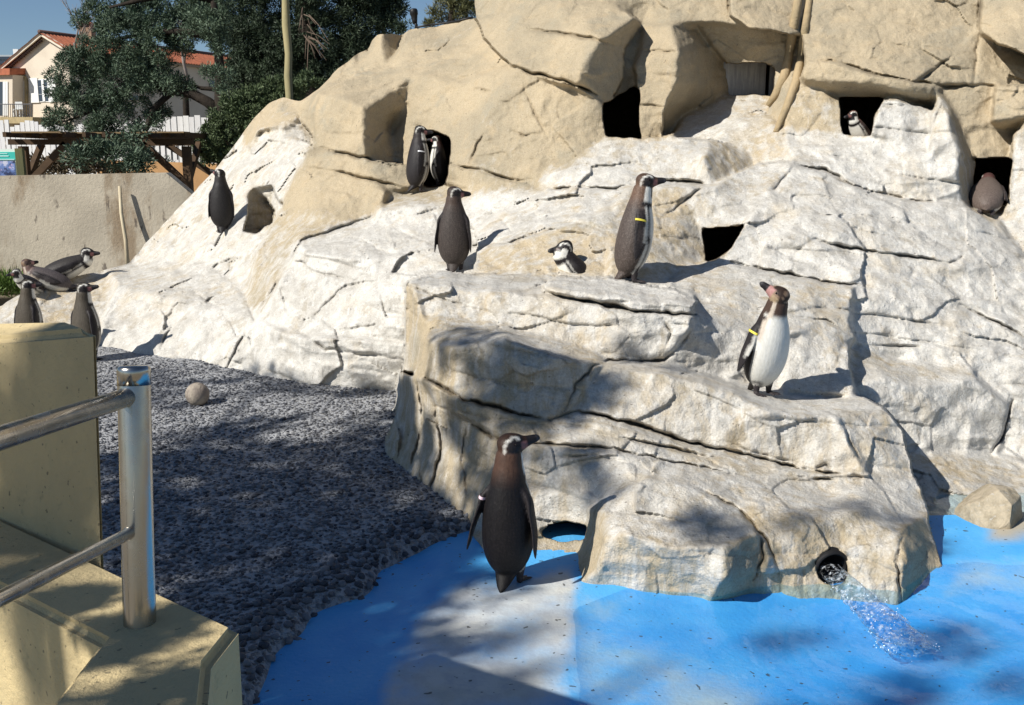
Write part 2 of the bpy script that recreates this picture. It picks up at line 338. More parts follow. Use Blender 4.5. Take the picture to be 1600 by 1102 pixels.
fa('second_block',.4,(670,532,5.45),(710,541,5.2),(705,617,5.18),(668,594,5.4))
fa('second_block',.48,(710,541,5.2),(790,526,5.08),(870,556,5.05),(947,567,5.2),(902,642,5.02),(862,658,5.0),(720,623,5.12),(705,617,5.18))
fa('perch_block',.78,(943,565,5.35),(1020,568,5.5),(1085,580,5.55),(1150,598,5.62),(1240,617,5.62),(1350,622,5.5),(1382,640,5.3),(1310,650,5.08),(1200,640,5.06),(1150,612,5.12),(1030,582,5.15))
fa('perch_block',.66,(943,567,5.25),(1030,582,5.1),(1150,612,5.06),(1200,640,5.0),(1310,650,5.05),(1330,690,4.97),(1347,722,4.93),(1320,737,4.96),(1180,727,4.98),(1060,692,4.98),(960,662,4.98),(880,652,5.0),(905,622,5.1))
fa('perch_block',.6,(1310,650,5.08),(1382,640,5.25),(1412,672,5.2),(1427,745,5.02),(1400,747,4.97),(1347,722,5.0),(1332,690,5.04))
fa('back_riser',.82,(1085,487,5.6),(1120,502,5.7),(1215,547,5.74),(1230,527,5.82),(1310,532,5.9),(1332,602,5.7),(1325,622,5.62),(1240,617,5.64),(1150,599,5.64),(1075,582,5.55),(1042,557,5.5),(1080,512,5.48))
fa('stump',.75,(1228,560,5.72),(1250,530,5.8),(1308,534,5.85),(1328,575,5.68),(1336,620,5.5),(1222,614,5.58))
fa('strata',.62,(866,656,4.97),(960,664,4.93),(1060,694,4.9),(1180,729,4.9),(1320,739,4.88),(1350,724,4.95),(1345,748,4.88),(1300,768,4.83),(1180,747,4.76),(1040,717,4.78),(880,697,4.82),(850,684,4.88))
fa('lower_band',.38,(648,592,5.55),(668,594,5.33),(720,624,5.08),(862,661,4.93),(850,694,4.86),(780,684,4.93),(720,654,5.08),(680,634,5.3))
fa('lower_face',.42,(626,580,5.95),(650,592,5.6),(690,637,5.3),(740,662,5.1),(800,692,4.9),(772,762,4.8),(745,820,4.85),(735,832,4.9),(605,722,5.85),(602,692,5.95),(620,620,6.0))
fa('low_recess',.65,(800,692,4.88),(880,699,4.78),(1040,719,4.74),(1012,750,4.56),(950,768,4.6),(922,798,4.66),(915,832,4.7),(860,822,4.72),(800,832,4.66),(760,855,4.65),(735,832,4.9),(745,805,4.85),(772,762,4.8))
fa('low_recess',.35,(740,838,4.78),(800,832,4.66),(860,838,4.68),(918,840,4.68),(912,905,4.5),(850,885,4.55),(760,865,4.6))
fa('cave',0,(850,838,5.5),(858,819,5.5),(885,815,5.5),(918,825,5.5),(916,842,5.5),(880,846,5.5))
# boulders standing in the water
fa('right_front_boulder',.7,(1010,748,4.6),(1040,717,4.78),(1180,747,4.76),(1300,768,4.83),(1345,748,4.88),(1400,745,4.95),(1430,745,5.0),(1452,802,4.8),(1400,832,4.45),(1350,802,4.52),(1250,802,4.42),(1150,794,4.42),(1090,755,4.55))
fa('right_front_boulder',.5,(1150,795,4.42),(1250,802,4.4),(1350,802,4.48),(1402,832,4.38),(1412,880,4.22),(1402,955,4.27),(1250,955,4.27),(1178,955,4.3),(1195,870,4.22),(1182,832,4.3))
fa('right_front_boulder',.18,(1402,832,4.38),(1448,800,4.78),(1473,882,4.5),(1472,905,4.5),(1440,960,4.4),(1402,955,4.27),(1412,880,4.22))
fa('left_front_boulder',.7,(922,795,4.5),(960,767,4.5),(1012,746,4.52),(1080,762,4.47),(1150,802,4.36),(1187,832,4.27),(1130,852,4.17),(1050,852,4.17),(980,832,4.22),(945,840,4.27))
fa('left_front_boulder',.55,(945,840,4.27),(980,832,4.2),(1050,852,4.13),(1130,852,4.12),(1137,900,4.07),(1110,932,4.15),(1108,960,4.27),(1000,932,4.25),(905,908,4.33),(940,890,4.24))
fa('left_front_boulder',.3,(922,795,4.52),(950,792,4.42),(945,840,4.28),(940,892,4.24),(903,908,4.4),(913,832,4.58))
fa('left_front_boulder',.15,(1130,852,4.12),(1187,832,4.25),(1197,870,4.28),(1184,925,4.27),(1182,958,4.36),(1108,960,4.27),(1137,900,4.07))
fa('cave',0,*[(1300+25*math.cos(q*.5236),888+28*math.sin(q*.5236),4.75) for q in range(12)])
SIL = [(-200,466),(0,477),(60,443),(165,420),(200,412),(240,365),(290,312),(335,265),(365,225),(380,205),(395,185),(420,160),(445,151),(470,157),
 (497,137),(530,105),(557,84),(575,75),(582,60),(592,52),(615,51),(628,56),(640,46),(690,38),(743,28),(739,-10),(745,-200),(1900,-200),(1900,900),
 (1480,905),(1470,912),(1440,960),(1108,962),(1000,932),(903,910),(850,885),(760,868),(735,834),(604,724),(600,690),(618,645),(560,634),(480,624),
 (345,602),(270,570),(155,572),(100,547),(-200,547)]
CRACK = [  # polyline, width px, depth m
 ([(488,228),(530,238),(572,248),(622,260)],2.6,.10),([(485,262),(540,272),(600,286),(640,296)],2.2,.07),([(700,255),(740,263),(800,281),(835,290)],2.6,.09),
 ([(803,104),(830,114),(880,126),(932,147)],4.5,.16),([(812,45),(870,50),(930,62),(962,72)],2.4,.07),([(812,112),(832,170),(862,225)],1.6,.035),
 ([(733,260),(745,226),(762,205)],1.8,.05),([(800,205),(820,212),(845,208)],1.6,.04),([(850,294),(900,293),(960,294),(988,289)],2.6,.11),([(1022,281),(1070,284),(1118,288)],3.4,.13),
 ([(1105,288),(1060,320),(1032,345)],2,.05),([(1272,376),(1330,388),(1400,398),(1482,411),(1502,402)],2.6,.09),([(1143,409),(1220,427),(1290,440),(1365,449)],3.4,.10),
 ([(1225,254),(1290,266),(1335,291),(1420,313),(1505,320)],2.6,.09),([(1290,240),(1320,250),(1350,253)],2,.05),([(858,657),(905,642),(1000,666),(1080,692),(1150,707),(1250,732),(1345,746)],3.2,.11),
 ([(883,642),(900,602),(928,572),(955,563),(1038,564),(1062,540),(1090,505)],2.4,.07),([(666,592),(700,610),(722,624),(790,641),(862,659)],4,.11),
 ([(684,634),(730,658),(780,688),(850,694),(960,702),(1045,720),(1180,748)],2.8,.07),([(850,459),(900,467),(990,486),(1086,493)],4.5,.16),([(1000,577),(1090,587),(1150,601)],1.8,.05),
 ([(1338,541),(1380,540),(1437,542)],2.2,.07),([(1500,476),(1560,506),(1610,530)],2.4,.07),([(1582,625),(1568,680),(1548,708)],3,.08),([(1312,648),(1328,690),(1348,722)],2.4,.04),
 ([(1078,757),(1150,792),(1197,842),(1217,890),(1222,930)],2.2,.06),([(1187,832),(1192,870),(1178,905)],2.4,.06),([(1258,91),(1310,98),(1380,118),(1430,127),(1475,136),(1522,134),(1600,134)],2.4,.09),
 ([(1532,-30),(1529,60),(1521,132)],2.6,.08),([(1136,-30),(1142,30)],2.4,.08),([(1490,85),(1450,118),(1430,127)],1.8,.05),([(600,333),(560,346),(470,377),(404,490)],2.4,.07),
 ([(348,588),(372,540),(398,502),(385,470)],2.2,.06),([(430,490),(470,520),(512,546),(632,562)],1.7,.05),([(470,190),(490,206)],2,.05),([(1412,832),(1402,880),(1406,945)],2,.05),
 ([(652,595),(662,660),(640,735)],3,.05),([(680,635),(690,700),(672,770)],3.4,.06),([(730,650),(722,720),(735,790)],2.4,.03),([(805,770),(790,800),(772,822)],2.2,.05),([(1460,105),(1440,128)],1.8,.04),
 ([(995,165),(1020,166),(1045,168)],1.6,.04),([(1003,80),(1030,78),(1060,83)],1.6,.04),([(866,715),(930,712),(1010,732)],1.6,.03),([(930,680),(1010,690),(1090,712),(1140,735)],1.8,.05),
 ([(1000,690),(1060,702),(1130,720)],1.8,.05),([(1180,735),(1250,745),(1320,752)],2,.05),([(560,430),(600,440),(640,452)],1.6,.04),([(470,420),(520,432),(560,440)],1.6,.04),
 ([(240,445),(300,455),(340,480)],1.8,.05),([(250,545),(262,520),(278,500)],2,.05),([(320,430),(345,410),(385,400)],1.8,.05),([(590,395),(640,398),(700,378)],1.6,.04),([(770,330),(790,350),(800,365)],1.5,.03),
 ([(860,330),(930,315),(985,300)],1.5,.035),([(745,388),(800,378),(850,362),(905,346)],2,.05),([(1215,305),(1280,335),(1340,345)],1.6,.03),([(1240,262),(1215,290),(1205,300)],2,.05),
 ([(1140,435),(1200,455),(1245,470)],1.6,.03),([(1240,400),(1260,380),(1275,376)],1.6,.03),([(1230,495),(1290,500),(1330,522)],1.8,.04),([(560,160),(590,140),(640,112)],1.6,.04),([(610,140),(640,130)],1.6,.03),
 ([(730,140),(750,137),(775,146)],1.8,.035),([(690,72),(720,70),(745,72)],1.8,.03),([(500,128),(520,122),(560,115)],1.5,.02),([(940,190),(960,165)],1.5,.03),
 ([(1035,500),(1050,520),(1040,545)],1.8,.04),([(1050,505),(1078,508)],1.6,.04),([(1130,690),(1180,708),(1245,722)],1.8,.05),([(1265,735),(1290,725),(1300,735)],2.2,.05)]
G = 1.85
gx = np.arange(-150, 1780, G); gy = np.arange(-150, 990, G)
NX, NY = len(gx), len(gy)
XX, YY = np.meshgrid(gx, gy)
q3 = np.stack([XX/46, YY/46, np.zeros_like(XX)], -1)
wx = XX + 3.6*fbm(q3, 3, 11) + 1.0*vnoise(q3*4.1, 15); wy = YY + 3.6*fbm(q3, 3, 12) + 1.0*vnoise(q3*4.1, 16)
lab = np.full(XX.shape, -1, np.int32); inv = np.zeros(XX.shape); wht = np.zeros(XX.shape)
BLOCKS = []
for blk, wv, vs in FAC:
    if blk not in BLOCKS: BLOCKS.append(blk)
    bi = BLOCKS.index(blk)
    xs_ = [v[0] for v in vs]; ys_ = [v[1] for v in vs]
    i0 = max(0, int((min(xs_)-8-gx[0])/G)); i1 = min(NX, int((max(xs_)+8-gx[0])/G)+2)
    j0 = max(0, int((min(ys_)-8-gy[0])/G)); j1 = min(NY, int((max(ys_)+8-gy[0])/G)+2)
    if i1 <= i0 or j1 <= j0: continue
    X, Y = wx[j0:j1, i0:i1], wy[j0:j1, i0:i1]
    m = inpoly(X, Y, vs)
    if not m.any(): continue
    px, py = X[m], Y[m]; n = len(vs); ws = np.zeros(px.shape); acc = np.zeros(px.shape)
    D = [np.stack([v[0]-px, v[1]-py], -1) for v in vs]; L = [np.hypot(d[:, 0], d[:, 1]) + 1e-6 for d in D]
    ang = []
    for k in range(n):
        a, b = D[k], D[(k+1) % n]
        ang.append(np.tan(np.clip(np.arctan2(a[:, 0]*b[:, 1]-a[:, 1]*b[:, 0], (a*b).sum(-1))/2, -1.5, 1.5)))
    for k in range(n):
        wk = (ang[k-1] + ang[k])/L[k]; ws += wk; acc += wk/vs[k][2]
    val = acc/np.where(np.abs(ws) < 1e-9, 1e-9, ws)
    iv = [1/v[2] for v in vs]
    lab[j0:j1, i0:i1][m] = bi; inv[j0:j1, i0:i1][m] = np.clip(val, min(iv), max(iv)); wht[j0:j1, i0:i1][m] = wv
sil = inpoly(XX + 0.6*(wx-XX), YY + 0.6*(wy-YY), SIL)
def shifts(a, fill):
    p = np.pad(a, 1, constant_values=fill)
    return [p[1+dj:1+dj+a.shape[0], 1+di:1+di+a.shape[1]] for dj in (-1, 0, 1) for di in (-1, 0, 1) if (di or dj)]
for _ in range(60):                                          # close the small gaps between facets
    need = sil & (lab < 0)
    if not need.any(): break
    num = np.zeros(inv.shape); den = np.zeros(inv.shape); wn = np.zeros(inv.shape); nl = lab.copy()
    for sl, si, sw in zip(shifts(lab, -1), shifts(inv, 0), shifts(wht, 0)):
        ok = sl >= 0; num += ok*si; wn += ok*sw; den += ok; nl = np.where(need & ok & (nl < 0), sl, nl)
    g = need & (den > 0)
    inv[g] = num[g]/den[g]; wht[g] = wn[g]/den[g]; lab[g] = nl[g]
lab[~sil] = -1
ROCK = lab >= 0
T = np.where(ROCK, 1/np.where(inv > 0, inv, 1), 50.0)
CAVES = [i for i, b_ in enumerate(BLOCKS) if b_.startswith('cave')]; NOTCAVE = ~np.isin(lab, CAVES)
for _ in range(4):                                           # worn, rounded edges; true steps stay sharp
    num = T.copy(); den = np.ones(T.shape)
    for s_ in shifts(T, 50.0):
        ok = np.exp(-((s_ - T)/0.13)**2); num += ok*s_; den += ok
    T = np.where(ROCK, num/den, T)
wsm = np.where(ROCK, wht, 0)
msk = ROCK.astype(float)
def blur(a, k):
    for ax in (0, 1):
        c = np.cumsum(np.pad(a, [(k+1, k) if i == ax else (0, 0) for i in (0, 1)], mode='edge'), axis=ax)
        a = (np.take(c, range(2*k+1, c.shape[ax]), ax) - np.take(c, range(0, c.shape[ax]-2*k-1), ax))/(2*k+1)
    return a
GU = blur(wsm, 4)/np.maximum(blur(msk, 4), 1e-3)
TS = T.copy()                                                # smooth surface, for standing things on
PW = P3n(XX, YY, T)
PWs = PW[ROCK]
nz = np.zeros(T.shape)
rid = 1 - 2*np.abs(fbm(PWs*np.array([2.2, 2.2, 3.6]), 4, 31))
wv_ = PWs + 0.25*np.stack([fbm(PWs*1.1, 2, 51+q) for q in range(3)], -1)
chis = np.abs(vnoise(wv_*np.array([3.1, 3.1, 4.4]), 55)) + 0.6*np.abs(vnoise(wv_*np.array([6.3, 6.3, 9.0]) + 5, 56))
nz[ROCK] = 0.040*fbm(PWs*1.7, 4, 21) + 0.020*fbm(PWs*6.5, 3, 25) + 0.008*fbm(PWs*22, 3, 28) - 0.02*np.clip(rid - 0.55, 0, 1)*2 + 0.045*(chis-0.5)*GU[ROCK]
# bedding: uneven layers that dip to the right, each a little proud of the joint below it
bq = PWs[:, 2] + 0.13*PWs[:, 0] + 0.03*PWs[:, 1] + 0.10*fbm(PWs*0.9, 3, 57) + 0.012*fbm(PWs*7, 2, 58)
bq = bq/0.19 + 0.55*vnoise(np.stack([bq*3.1, bq*0, bq*0], -1), 59); ph = bq - np.floor(bq)
pres = np.clip(fbm(PWs*np.array([1.3, 1.3, 2.6]) + 31, 3, 60)*2.2 + 0.15, 0, 1)*(0.25 + 0.6*GU[ROCK])
joint = np.exp(-(np.minimum(ph, 1-ph)/0.055)**2)*pres
nz[ROCK] += pres*(-0.030*np.sin(math.pi*ph)**0.8 + 0.022*(ph - 0.5)) + 0.022*joint
# chipped facets: every cell of the stone is a small plane with its own tilt
def chips(P, size, seed):
    q = P/size; ib = np.floor(q).astype(np.int64); best = np.full(len(P), 9e9); second = np.full(len(P), 9e9); val = np.zeros(len(P))
    for dx in (-1, 0, 1):
        for dy in (-1, 0, 1):
            for dz in (-1, 0, 1):
                c = ib + np.array([dx, dy, dz]); h = [_hash(c[:, 0], c[:, 1], c[:, 2], seed + i_) for i_ in range(6)]
                d = q - c - np.stack(h[:3], -1)*.9; r = (d*d).sum(1); cl_ = r < best
                second = np.where(cl_, best, np.minimum(second, r)); best = np.where(cl_, r, best)
                val = np.where(cl_, d[:, 0]*(h[3]-.5)*1.5 + d[:, 2]*(h[4]-.5)*1.3 + (h[5]-.5)*.35, val)
    return val*size, np.sqrt(second) - np.sqrt(best)
warp = PWs + 0.05*np.stack([fbm(PWs*2.5, 3, 120+q_) for q_ in range(3)], -1)
c1, e1_ = chips(warp*np.array([1, 1, 1.5]), 0.46, 130); c2, e2_ = chips(warp*np.array([1, 1, 1.7]) + 3, 0.17, 140)
big = 0.45 + 0.55*np.clip(fbm(PWs*0.8 + 4, 2, 150)*2 + .6, 0, 1)
nz[ROCK] += (c1*0.21*big + c2*0.11*np.clip(fbm(PWs*1.4 + 8, 2, 151)*2 + .45, 0, 1))*(0.6 + 0.4*GU[ROCK])
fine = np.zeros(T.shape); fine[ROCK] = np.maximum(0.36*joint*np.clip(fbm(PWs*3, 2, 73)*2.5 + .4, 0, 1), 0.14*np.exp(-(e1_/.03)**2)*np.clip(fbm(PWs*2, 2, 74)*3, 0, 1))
T = T + np.where(ROCK & NOTCAVE, nz, 0)*0.9
DIRT = np.where(NOTCAVE, fine, 0)
for pl, wd, dp in CRACK:
    xs_ = [v[0] for v in pl]; ys_ = [v[1] for v in pl]
    i0 = max(0, int((min(xs_)-25-gx[0])/G)); i1 = min(NX, int((max(xs_)+25-gx[0])/G)+1)
    j0 = max(0, int((min(ys_)-25-gy[0])/G)); j1 = min(NY, int((max(ys_)+25-gy[0])/G)+1)
    if i1 <= i0 or j1 <= j0: continue
    X, Y = XX[j0:j1, i0:i1], YY[j0:j1, i0:i1]
    n1 = fbm(np.stack([X/13, Y/13, X*0], -1), 3, 41); n2 = fbm(np.stack([X/13, Y/13, X*0+7], -1), 3, 43)
    d = seg_dist(X + 3.2*n1, Y + 3.2*n2, pl)
    Lc = sum(math.dist(a_, b_) for a_, b_ in zip(pl[:-1], pl[1:])); e_ = np.minimum(np.hypot(X-pl[0][0], Y-pl[0][1]), np.hypot(X-pl[-1][0], Y-pl[-1][1]))
    tpr = np.clip(e_/(0.33*Lc), 0.12, 1)**.7
    wv = 0.8*wd*(0.30 + 0.95*np.clip(fbm(np.stack([X/30, Y/30, X*0+3], -1), 2, 45) + 0.5, 0, 1.2))*tpr
    kf = np.clip(wv/1.7, 0, 1); wv = np.maximum(wv, 1.75)
    k = np.exp(-(d/wv)**2)*kf
    # the lip above a crack stands a little proud, the stone below is cut back
    T[j0:j1, i0:i1] += np.where(lab[j0:j1, i0:i1] >= 0, dp*k + 0.10*dp*np.exp(-(d/(wv*3.5))**2), 0)
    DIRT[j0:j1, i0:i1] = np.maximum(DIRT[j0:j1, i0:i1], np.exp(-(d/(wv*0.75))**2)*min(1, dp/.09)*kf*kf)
# straighten the stair steps where a near edge passes in front of a far one
PX, PYY = XX.copy(), YY.copy()
far = np.zeros(T.shape, bool)
for s_ in shifts(np.where(ROCK, T, 50), 50.0): far |= (s_ > T*1.022 + 0.02)
E = far & ROCK
for _ in range(4):
    nx_, ny_, nt_, nn = PX*2, PYY*2, T*2, np.full(T.shape, 2.0)
    for e, a, b, c in zip(shifts(E, False), shifts(PX, 0), shifts(PYY, 0), shifts(T, 0)):
        ok = e & (np.abs(c - T) < 0.12); nx_ += ok*a; ny_ += ok*b; nt_ += ok*c; nn += ok
    PX = np.where(E, nx_/nn, PX); PYY = np.where(E, ny_/nn, PYY); T = np.where(E, nt_/nn, T)
PW = P3n(PX, PYY, T)
for i_ in range(NX):                                         # the stone goes on below water and gravel
    js = np.nonzero(ROCK[:, i_])[0]
    if not len(js) or gy[js[-1]] < 500: continue
    j_ = js[-1]
    for s_ in range(1, 9):
        if j_ + s_ >= NY: break
        ROCK[j_+s_, i_] = True; lab[j_+s_, i_] = lab[j_, i_]; T[j_+s_, i_] = T[j_, i_]; GU[j_+s_, i_] = GU[j_, i_]
        PW[j_+s_, i_] = PW[j_, i_] + np.array([0, -.004*s_, -.035*s_])
# ---- rock material
k = NT('rock'); v = k.co()
gu = k.attr('guano'); di = k.attr('dirt')
n1 = k.noise(v, 1.6, 6, 0.62); n2 = k.noise(v, 7.0, 6, 0.65); n3 = k.noise(v, 34.0, 5, 0.7)
str_ = k.noise(k.co((15, 15, 1.1)), 1.0, 5, 0.6)
tan = k.mix(k.ramp(n1, 0.36, 0.66), (0.51, 0.42, 0.285), (0.40, 0.34, 0.24))
tan = k.mix(k.ramp(n2, 0.50, 0.72, 0, 0.55), tan, (0.52, 0.41, 0.26))
tan = k.mix(k.ramp(k.noise(v, 3.1, 4), 0.56, 0.72, 0, 0.6), tan, (0.36, 0.33, 0.255))
wh = k.mix(k.ramp(n2, 0.38, 0.66), (0.69, 0.67, 0.62), (0.53, 0.505, 0.455))
wh = k.mix(k.ramp(k.noise(v, 2.4, 5, 0.6), 0.53, 0.68, 0, 0.55), wh, (0.56, 0.48, 0.355))
wh = k.mix(k.ramp(k.noise(v, 4.3, 6, 0.7), 0.55, 0.72, 0, 0.5), wh, (0.47, 0.455, 0.42))
f = k.math('ADD', gu, k.math('MULTIPLY', k.math('SUBTRACT', n2, 0.5), 0.75))
f = k.math('ADD', f, k.math('MULTIPLY', k.math('SUBTRACT', str_, 0.5), 1.15))
f = k.math('ADD', f, k.math('MULTIPLY', k.math('SUBTRACT', n1, 0.5), 0.8))
f = k.ramp(f, 0.26, 0.80)
col = k.mix(f, tan, wh)
# thin white runs down the faces
runs = k.ramp(k.noise(k.co((34, 34, 0.9)), 1.0, 3, 0.5), 0.60, 0.70)
col = k.mix(k.math('MULTIPLY', runs, k.math('MULTIPLY', gu, 0.6)), col, (0.82, 0.80, 0.76))
# specks
spk = k.ramp(k.noise(v, 46, 2, 0.4), 0.70, 0.78)
col = k.mix(k.math('MULTIPLY', spk, 0.65), col, (0.13, 0.11, 0.09))
# sediment: brownish soil lodged in the cracks
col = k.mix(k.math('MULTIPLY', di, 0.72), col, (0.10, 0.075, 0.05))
col = k.mix(k.ramp(k.noise(v, 95, 4, .7), .36, .62, .38, 0), col, k.mix(1.0, col, (0.55, 0.50, 0.44), 'MULTIPLY'))
blot = k.ramp(k.noise(k.co((1, 1, .55)), 5.5, 7, .72), .565, .66)
col = k.mix(k.math('MULTIPLY', blot, .42), col, (0.33, 0.27, 0.18))
lich = k.ramp(k.noise(v, 15, 7, .75), .60, .68)
col = k.mix(k.math('MULTIPLY', lich, .30), col, (0.20, 0.19, 0.17))
k.base(col); k.rough(0.86); k.spec(0.25)
hb = k.math('ADD', k.math('MULTIPLY', n3, 0.6), k.math('MULTIPLY', k.noise(v, 110, 3, 0.6), 0.35))
hb = k.math('ADD', hb, k.math('MULTIPLY', str_, 0.5))
hb = k.math('ADD', hb, k.math('MULTIPLY', k.noise(v, 15, 7, .75), 0.9))
k.bump(hb, 0.018, 0.85)
M_ROCK = k.m
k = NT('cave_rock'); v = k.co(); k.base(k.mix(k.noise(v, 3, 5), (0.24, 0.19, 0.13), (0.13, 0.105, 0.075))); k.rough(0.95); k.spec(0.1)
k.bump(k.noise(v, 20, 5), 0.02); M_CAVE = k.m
# ---- faces, split into blocks
quad = ROCK[:-1, :-1] & ROCK[1:, :-1] & ROCK[:-1, 1:] & ROCK[1:, 1:]
jj, ii = np.nonzero(quad)
idx = np.arange(NX*NY).reshape(NY, NX)
A, B, Cc, Dd = idx[jj, ii], idx[jj+1, ii], idx[jj+1, ii+1], idx[jj, ii+1]
flatP = PW.reshape(-1, 3)
fn = np.cross(flatP[Cc]-flatP[A], flatP[Dd]-flatP[B])
VN = np.zeros_like(flatP)
for q in (A, B, Cc, Dd): np.add.at(VN, q, fn)
VN /= np.maximum(np.linalg.norm(VN, axis=1, keepdims=True), 1e-12)
fl = lab.ravel(); Tf = T.ravel(); TT = np.stack([Tf[A], Tf[B], Tf[Cc], Tf[Dd]], 1)
corner = np.stack([A, B, Cc, Dd], 1)
pick = np.argmin(TT, 1); flab = fl[corner[np.arange(len(A)), pick]]
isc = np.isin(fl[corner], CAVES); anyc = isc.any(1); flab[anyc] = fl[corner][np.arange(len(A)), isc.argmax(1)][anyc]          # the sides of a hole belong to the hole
rock_root = empty('rock_formation', (2.0, 6.5, 0), label='huge tan and whitewashed artificial rock cliff with terraces and nest holes', cat='rock')
GUf, DIf = GU.ravel(), DIRT.ravel()
PRT = {'cave': 'nest_hole', 'slab': 'stone_slab', 'pointed_stone': 'pointed_stone', 'white_stone': 'stone', 'stump': 'stone', 'pillar': 'rock_pillar',
       'left_front_boulder': 'boulder', 'right_front_boulder': 'boulder', 'right_boulder': 'boulder', 'strata': 'rock_layer', 'slope_layer': 'rock_layer',
       'peak': 'boulder', 'dome': 'boulder', 'far_block': 'boulder', 'far_block_lower': 'boulder', 'second_block': 'boulder', 'perch_block': 'boulder'}
for bi, nm in enumerate(BLOCKS):
    sel = corner[flab == bi]
    if not len(sel): continue
    u, invx = np.unique(sel, return_inverse=True)
    pn = ('nest_hole' if nm.startswith('cave') else PRT.get(nm)) or ('rock_ledge' if any(s in nm for s in ('ledge', 'terrace', 'shelf', 'step', 'floor', 'band')) else 'rock_face')
    me = np_mesh(pn, flatP[u] - np.array([2.0, 6.5, 0]), quads=invx.reshape(-1, 4))
    me.normals_split_custom_set_from_vertices(VN[u].astype(np.float32))
    fattr(me, 'guano', GUf[u]); fattr(me, 'dirt', DIf[u])
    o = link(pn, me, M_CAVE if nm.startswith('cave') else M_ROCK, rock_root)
    if nm == 'slab': o['label'] = 'flat white slab on the ledge'
    if nm == 'pointed_stone': o['label'] = 'upright pointed stone'
def surf(x, y):
    """depth of the rock surface at a pixel"""
    i = int(round((x-gx[0])/G)); j = int(round((y-gy[0])/G))
    w_ = T[j-1:j+2, i-1:i+2]; return float(np.median(w_))
# ---------------------------------------------------------------- ground, gravel, pool
def gz(Y):
    """height of the gravel: rises gently away from the pool"""
    Y = np.asarray(Y, float)
    return np.where(Y < 4.2, 0.0, np.where(Y < 9, 0.047*(Y-4.2), 0.2256 + 0.03*(np.minimum(Y, 14)-9)))
rim_px = [(395,1260),(425,1120),(447,1062),(474,1010),(520,962),(592,938),(622,896),(682,868),(742,842),(800,826),(860,815)]
RIM = [tuple(Pz(x, y, -0.03))[:2] for x, y in rim_px]
RIMP = [(-9, -2), (-9, 16), (9, 16)] + [(2.0, 5.6)] + RIM[::-1] + [(-0.75, -2)]
def rim_sd(X, Y):
    d = seg_dist(X, Y, RIM + [(-0.75, -2)]); return np.where(inpoly(X, Y, RIMP), d, -d)
sx = np.arange(-5.0, 0.6, 0.03); sy = np.arange(1.2, 13.2, 0.03)
X, Y = np.meshgrid(sx, sy); sdv = rim_sd(X, Y)
def sstep(a, b, x): q = np.clip((x-a)/(b-a), 0, 1); return q*q*(3-2*q)
pn_ = np.stack([X, Y, X*0], -1)
Z = gz(Y) + 0.018*fbm(pn_*0.9, 3, 61) + 0.006*fbm(pn_*6, 3, 62)
Zl = -0.24 + (Z+0.24)*sstep(-0.07, 0.13, sdv + 0.025*fbm(pn_*5, 2, 63))
V = np.stack([X, Y, Zl], -1).reshape(-1, 3)
ny, nx = X.shape; idm = np.arange(nx*ny).reshape(ny, nx)
keep = (sdv > -0.16); kq = keep[:-1, :-1] & keep[1:, :-1] & keep[:-1, 1:] & keep[1:, 1:]
qs = np.stack([idm[:-1, :-1][kq], idm[:-1, 1:][kq], idm[1:, 1:][kq], idm[1:, :-1][kq]], 1)
u, iv = np.unique(qs, return_inverse=True)
k = NT('gravel'); v = k.co()
vo = k.n('ShaderNodeTexVoronoi'); vo.inputs['Scale'].default_value = 42; k.l(v, vo.inputs['Vector'])
vo2 = k.n('ShaderNodeTexVoronoi'); vo2.inputs['Scale'].default_value = 75; k.l(v, vo2.inputs['Vector'])
sep = k.n('ShaderNodeSeparateColor'); k.l(vo.outputs['Color'], sep.inputs[0])
st = k.mix(sep.outputs[0], (0.07, 0.072, 0.082), (0.30, 0.295, 0.285))
edge = k.ramp(vo.outputs['Distance'], 0.38, 0.62)
c = k.mix(edge, st, (0.335, 0.34, 0.35))
c = k.mix(k.ramp(k.noise(v, 2.2, 5, 0.65), 0.42, 0.68, 0, 0.6), c, (0.41, 0.415, 0.42))
c = k.mix(k.ramp(k.noise(v, 9, 5, 0.7), 0.5, 0.7, 0, 0.5), c, (0.07, 0.07, 0.08))
k.base(c); k.rough(0.9); k.spec(0.2)
k.bump(k.math('ADD', k.ramp(vo.outputs['Distance'], 0.0, 0.6, 1, 0), k.math('MULTIPLY', k.ramp(vo2.outputs['Distance'], 0, .6, 1, 0), 0.5)), 0.014, 0.9)
M_GRAVEL = k.m
gravel = link('gravel_ground', np_mesh('gravel_ground', V[u], quads=iv.reshape(-1, 4)), M_GRAVEL); tag(gravel, kind='structure')
# loose and embedded pebbles
bm = bmesh.new(); bmesh.ops.create_icosphere(bm, subdivisions=1, radius=1.0); bm.verts.ensure_lookup_table()
ico = np.array([v_.co[:] for v_ in bm.verts]); icof = np.array([[v_.index for v_ in f_.verts] for f_ in bm.faces]); bm.free()
def ground_h(x, y):
    p_ = np.stack([x, y, x*0], -1); s_ = rim_sd(x, y)
    z_ = gz(y) + 0.018*fbm(p_*0.9, 3, 61) + 0.006*fbm(p_*6, 3, 62)
    return -0.24 + (z_+0.24)*sstep(-0.07, 0.13, s_ + 0.025*fbm(p_*5, 2, 63)), s_
def stone_mat(name, dark, light):
    k = NT(name); g = k.n('ShaderNodeNewGeometry'); oi = k.n('ShaderNodeObjectInfo')
    r = k.math('FRACT', k.math('ADD', g.outputs['Random Per Island'], oi.outputs['Random']))
    c = k.mix(r, dark, light); c = k.mix(k.ramp(k.noise(k.co(), 40, 4), 0.45, 0.7, 0, 0.5), c, tuple(min(1, q*1.5) for q in light))
    k.base(c); k.rough(0.75); k.spec(0.3); return k.m
M_PEB = stone_mat('pebble', (0.024, 0.026, 0.036), (0.205, 0.21, 0.222))
n = 34000
